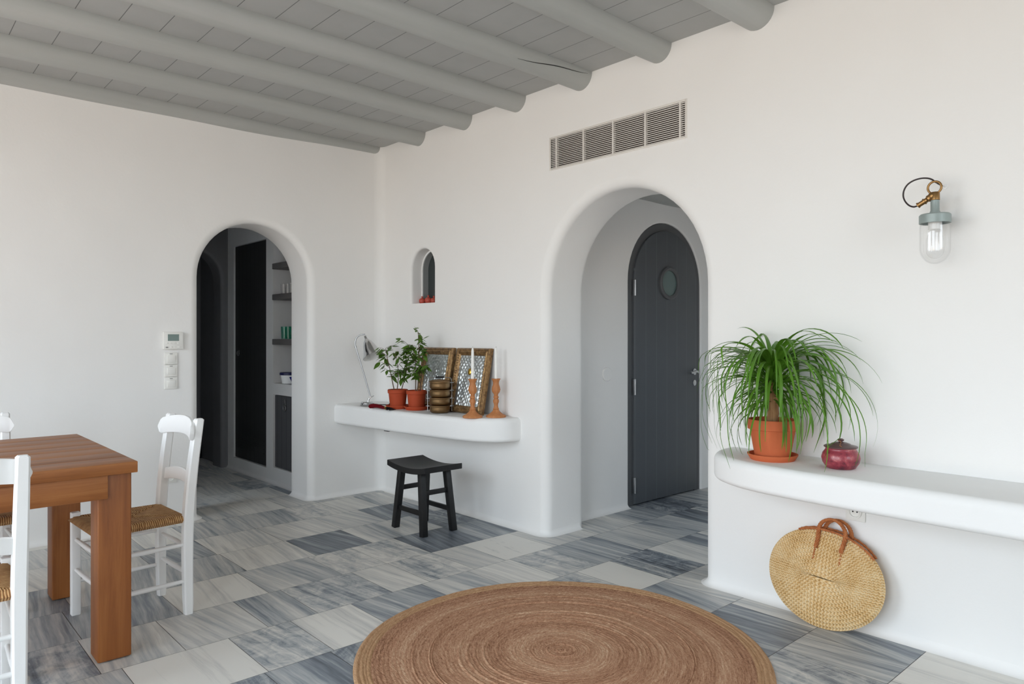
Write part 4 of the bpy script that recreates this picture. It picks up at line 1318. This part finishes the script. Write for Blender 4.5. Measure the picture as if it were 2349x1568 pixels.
# maroon cloth with a fringed end
cl = thing('maroon_pouch', 'maroon cloth pouch with a dark fringed end lying on the shelf edge', 'cloth', (2.806, 4.50, ZS))
mb = MB(); P = smoothpath([Vector((-.03, .10, .014)), Vector((-.018, .075, .020)), Vector((-.006, .03, .019)), Vector((.0, -.02, .012)), Vector((.0, -.055, .010))], 6)
rows = []
for i, p in enumerate(P):
    t = i / (len(P) - 1); r = (.022 - .012 * t) * (.5 if i == 0 else 1)
    rows.append([(p.x + r * 1.25 * math.cos(a), p.y, max(.0005, p.z + r * .8 * math.sin(a) * (1 + .12 * math.sin(3 * a + 4 * t)))) for a in [2 * PI * k / 18 for k in range(18)]])
mb.grid(rows, closed_u=True, cap=True); mb.build('pouch', M['maroon'], cl, 60)
mb = MB(); q = random.Random(5)
for k in range(26):
    a = q.uniform(-.5, .5); L = q.uniform(.05, .085); zz0 = q.uniform(.004, .014)
    mb.tube(smoothpath([(q.uniform(-.007, .007), -.052, zz0), (.02 * a, -.052 - L * .5, zz0 + .004), (.07 * a, -.052 - L, .004)], 4), .0022, 5)
mb.build('fringe', M['fringe'], cl)
mb = MB(); mb.tube([(0, -.046, .011), (0, -.062, .010)], .0115, 12); bd = mb.build('binding', M['gold'], cl)

mb = MB(); mb.span(-.010, .010, -.030, .030, -.016, .0005, .004)
o = mb.build('cable_clip', M['black'], None); o.location = (2.862, 4.52, .5715); tag(o, 'small dark clip fixed under the front edge of the plaster shelf', 'clip')

# icon frames
def icon(name, ycen, label, gold):
    Wf, Hf, bdw, thk = .372, .452, .052, .022
    t = thing(name, label, 'picture', (3.053, ycen, ZS), 0, 'framed silver icons')
    tilt = Matrix.Translation((0, 0, .0045)) @ Matrix.Rotation(math.asin(.088 / Hf), 4, 'Y')
    # local: x into the wall, y width, z up
    mb = MB()
    prof = [(0, .004), (.004, -.002), (.012, -.010), (.022, -.008), (.030, -.012), (.040, -.004), (bdw, .004)]
    def rect_(o_): return [(-Wf / 2 + o_, o_), (Wf / 2 - o_, o_), (Wf / 2 - o_, Hf - o_), (-Wf / 2 + o_, Hf - o_)]
    rows = [[(thk, a, b) for a, b in rect_(0)]] + [[(x, a, b) for a, b in rect_(o_)] for o_, x in prof] + [[(thk, a, b) for a, b in rect_(bdw)]]
    mb.grid(rows, closed_u=True, closed_v=True); mb.bm.transform(tilt); fr_ = mb.build('frame', M['gilt'], t, 25)
    for yy in (-Wf / 2 + .036, Wf / 2 - .036):
        mb = MB()
        for k in range(24):
            mb.lathe([(0, 0), (.006, .001), (.004, .004), (0, .005)], 8, M=Matrix.Translation((-.008, yy, .02 + k * (Hf - .04) / 23)) @ Matrix.Rotation(-PI / 2, 4, 'Y'))
        mb.tube([(-.0075, yy, .02), (-.0075, yy, Hf - .02)], .002, 6)
        mb.bm.transform(tilt); mb.build('beading', M['gilt'], fr_, 50)
    # silver relief: a heightfield with an arch, halo and robed figure
    mb = MB(); nu, nv = 70, 92; w2, h2 = Wf / 2 - bdw + .003, Hf - 2 * bdw + .006
    def relief(u, v):
        h_ = 0; x, z = u * w2, v * h2
        ra = math.hypot(x, (z - h2 * .62) * .95)
        if z > h2 * .62:
            h_ += .0040 * max(0, math.cos((ra - w2 * .80) / .008)) * (1 if abs(ra - w2 * .80) < .0126 else 0) + .003 * (1 if abs(ra - w2 * .62) < .006 else 0)
        else:
            h_ += .0040 * (1 if abs(abs(x) - w2 * .80) < .008 else 0) + .003 * (1 if abs(abs(x) - w2 * .62) < .005 else 0)
        hr = math.hypot(x, z - h2 * .66)
        h_ += .003 * (1 if .030 < hr < .037 else 0) + .010 * math.sqrt(max(0, 1 - (hr / .020) ** 2))
        bw = .030 + .045 * max(0, (h2 * .58 - z)) / (h2 * .5)
        if z < h2 * .60:
            h_ += .006 * math.sqrt(max(0, 1 - (x / bw) ** 2)) * min(1, (h2 * .60 - z) / .02) + .0020 * math.sin(x * 300 + z * 60) * (1 if abs(x) < bw else 0)
        h_ += .0022 * math.sin(190 * x) * math.sin(170 * z) * (0 if math.hypot(x, z - h2 * .66) < .04 else 1)
        return h_
    mb.grid([[(.006 - relief(-1 + 2 * j / nu, i / nv), (-1 + 2 * j / nu) * w2, bdw - .003 + i / nv * h2) for j in range(nu + 1)] for i in range(nv + 1)])
    mb.bm.transform(tilt); mb.build('relief_panel', M['embossed'], t, 70)
    mb = MB(); mb.span(.010, thk - .001, -Wf / 2 + .01, Wf / 2 - .01, .01, Hf - .01); mb.bm.transform(tilt); mb.build('backing', M['brown_log'], t, 0)
    if gold:
        mb = MB(); mb.lathe([(0, .006), (.014, .005), (.019, 0), (0, 0)], 20, M=tilt @ Matrix.Translation((-.002, .004, bdw + h2 * .66)) @ Matrix.Rotation(-PI / 2, 4, 'Y') @ Matrix.Diagonal((1.25, 1, 1, 1))); g_ = mb.build('gilded_face', M['gold'], t, 50); g_['label'] = 'gold patch on the silver relief'
icon('silver_icon', 4.262, 'framed silver relief icon behind the tall potted fig', False)
icon('silver_icon', 3.852, 'framed silver relief icon with a gold patch behind the candlesticks', True)

# tiffin carrier
tf = thing('tiffin_carrier', 'stack of four brown metal food bowls in a wire carrier on the shelf', 'tiffin', (2.962, 4.005, ZS), -.65)
hb = .0535
for k in range(4):
    z = k * hb + .002
    mb = MB(); mb.lathe([(0, z), (.056, z), (.066, z + .008), (.0715, z + .026), (.070, z + .040), (.0715, z + .044), (.0735, z + .046), (.0735, z + .050), (.070, z + .052), (0, z + .050)], 40)
    mb.build('bowl', M['bronze'], tf, 45)
    for s_ in (-1, 1):
        mb = MB(); mb.tube(smoothpath([(s_ * .068, -.016, z + .046), (s_ * .086, -.014, z + .047), (s_ * .095, 0, z + .047), (s_ * .086, .014, z + .047), (s_ * .068, .016, z + .046)], 5), .0028, 7); mb.build('ear', M['steel'], tf)
z = 4 * hb
mb = MB(); mb.lathe([(0, z), (.073, z - .001), (.074, z + .004), (.062, z + .012), (.03, z + .017), (0, z + .018)], 40); mb.build('lid', M['bronze'], tf, 45)
mb = MB(); mb.tube(smoothpath([(-.083, 0, .012), (-.083, 0, .12), (-.080, 0, z + .012), (-.06, 0, z + .028), (0, 0, z + .030), (.06, 0, z + .028), (.080, 0, z + .012), (.083, 0, .12), (.083, 0, .012)], 6), .0028, 8); mb.build('carrier_wire', M['steel'], tf)
mb = MB(); mb.tube([(-.03, 0, z + .033), (.03, 0, z + .033)], .007, 10); mb.build('grip', M['black'], tf)

# candlesticks and candles
def candlestick(loc, label, clabel):
    t = thing('candlestick', label, 'candlestick', loc, 0, 'turned wooden candlesticks')
    pr_ = [(0, 0), (.064, 0), (.066, .006), (.063, .012), (.046, .020), (.026, .036), (.018, .050), (.021, .054), (.016, .060), (.013, .078), (.015, .088), (.020, .100), (.019, .112), (.013, .122), (.018, .128), (.018, .134), (.013, .140), (.014, .150), (.025, .164), (.0285, .180), (.026, .196), (.020, .212), (.019, .224), (.023, .240), (.029, .248), (.029, .252), (.012, .252), (.012, .235), (0, .235)]
    mb = MB(); mb.lathe(pr_, 36); mb.build('candlestick_body', M['turned_wood'], t, 45)
    mb = MB(); mb.lathe([(0, .236), (.0105, .236), (.010, .34), (.0088, .43), (.006, .449), (.0025, .455), (0, .4555)], 20)
    c_ = thing('candle', clabel, 'candle', loc, 0, 'white taper candles'); mb.build('wax_taper', M['wax'], c_, 50)
    mb = MB(); mb.tube([(0, 0, .453), (.001, 0, .462)], .0009, 5); mb.build('wick', M['black'], c_)
candlestick((2.948, 3.628, ZS), 'turned wooden candlestick in front of the gold-patched icon', 'white taper candle in front of the gold-patched icon')
candlestick((3.078, 3.545, ZS), 'turned wooden candlestick at the rounded end of the shelf', 'white taper candle standing clear of the icons against the wall')
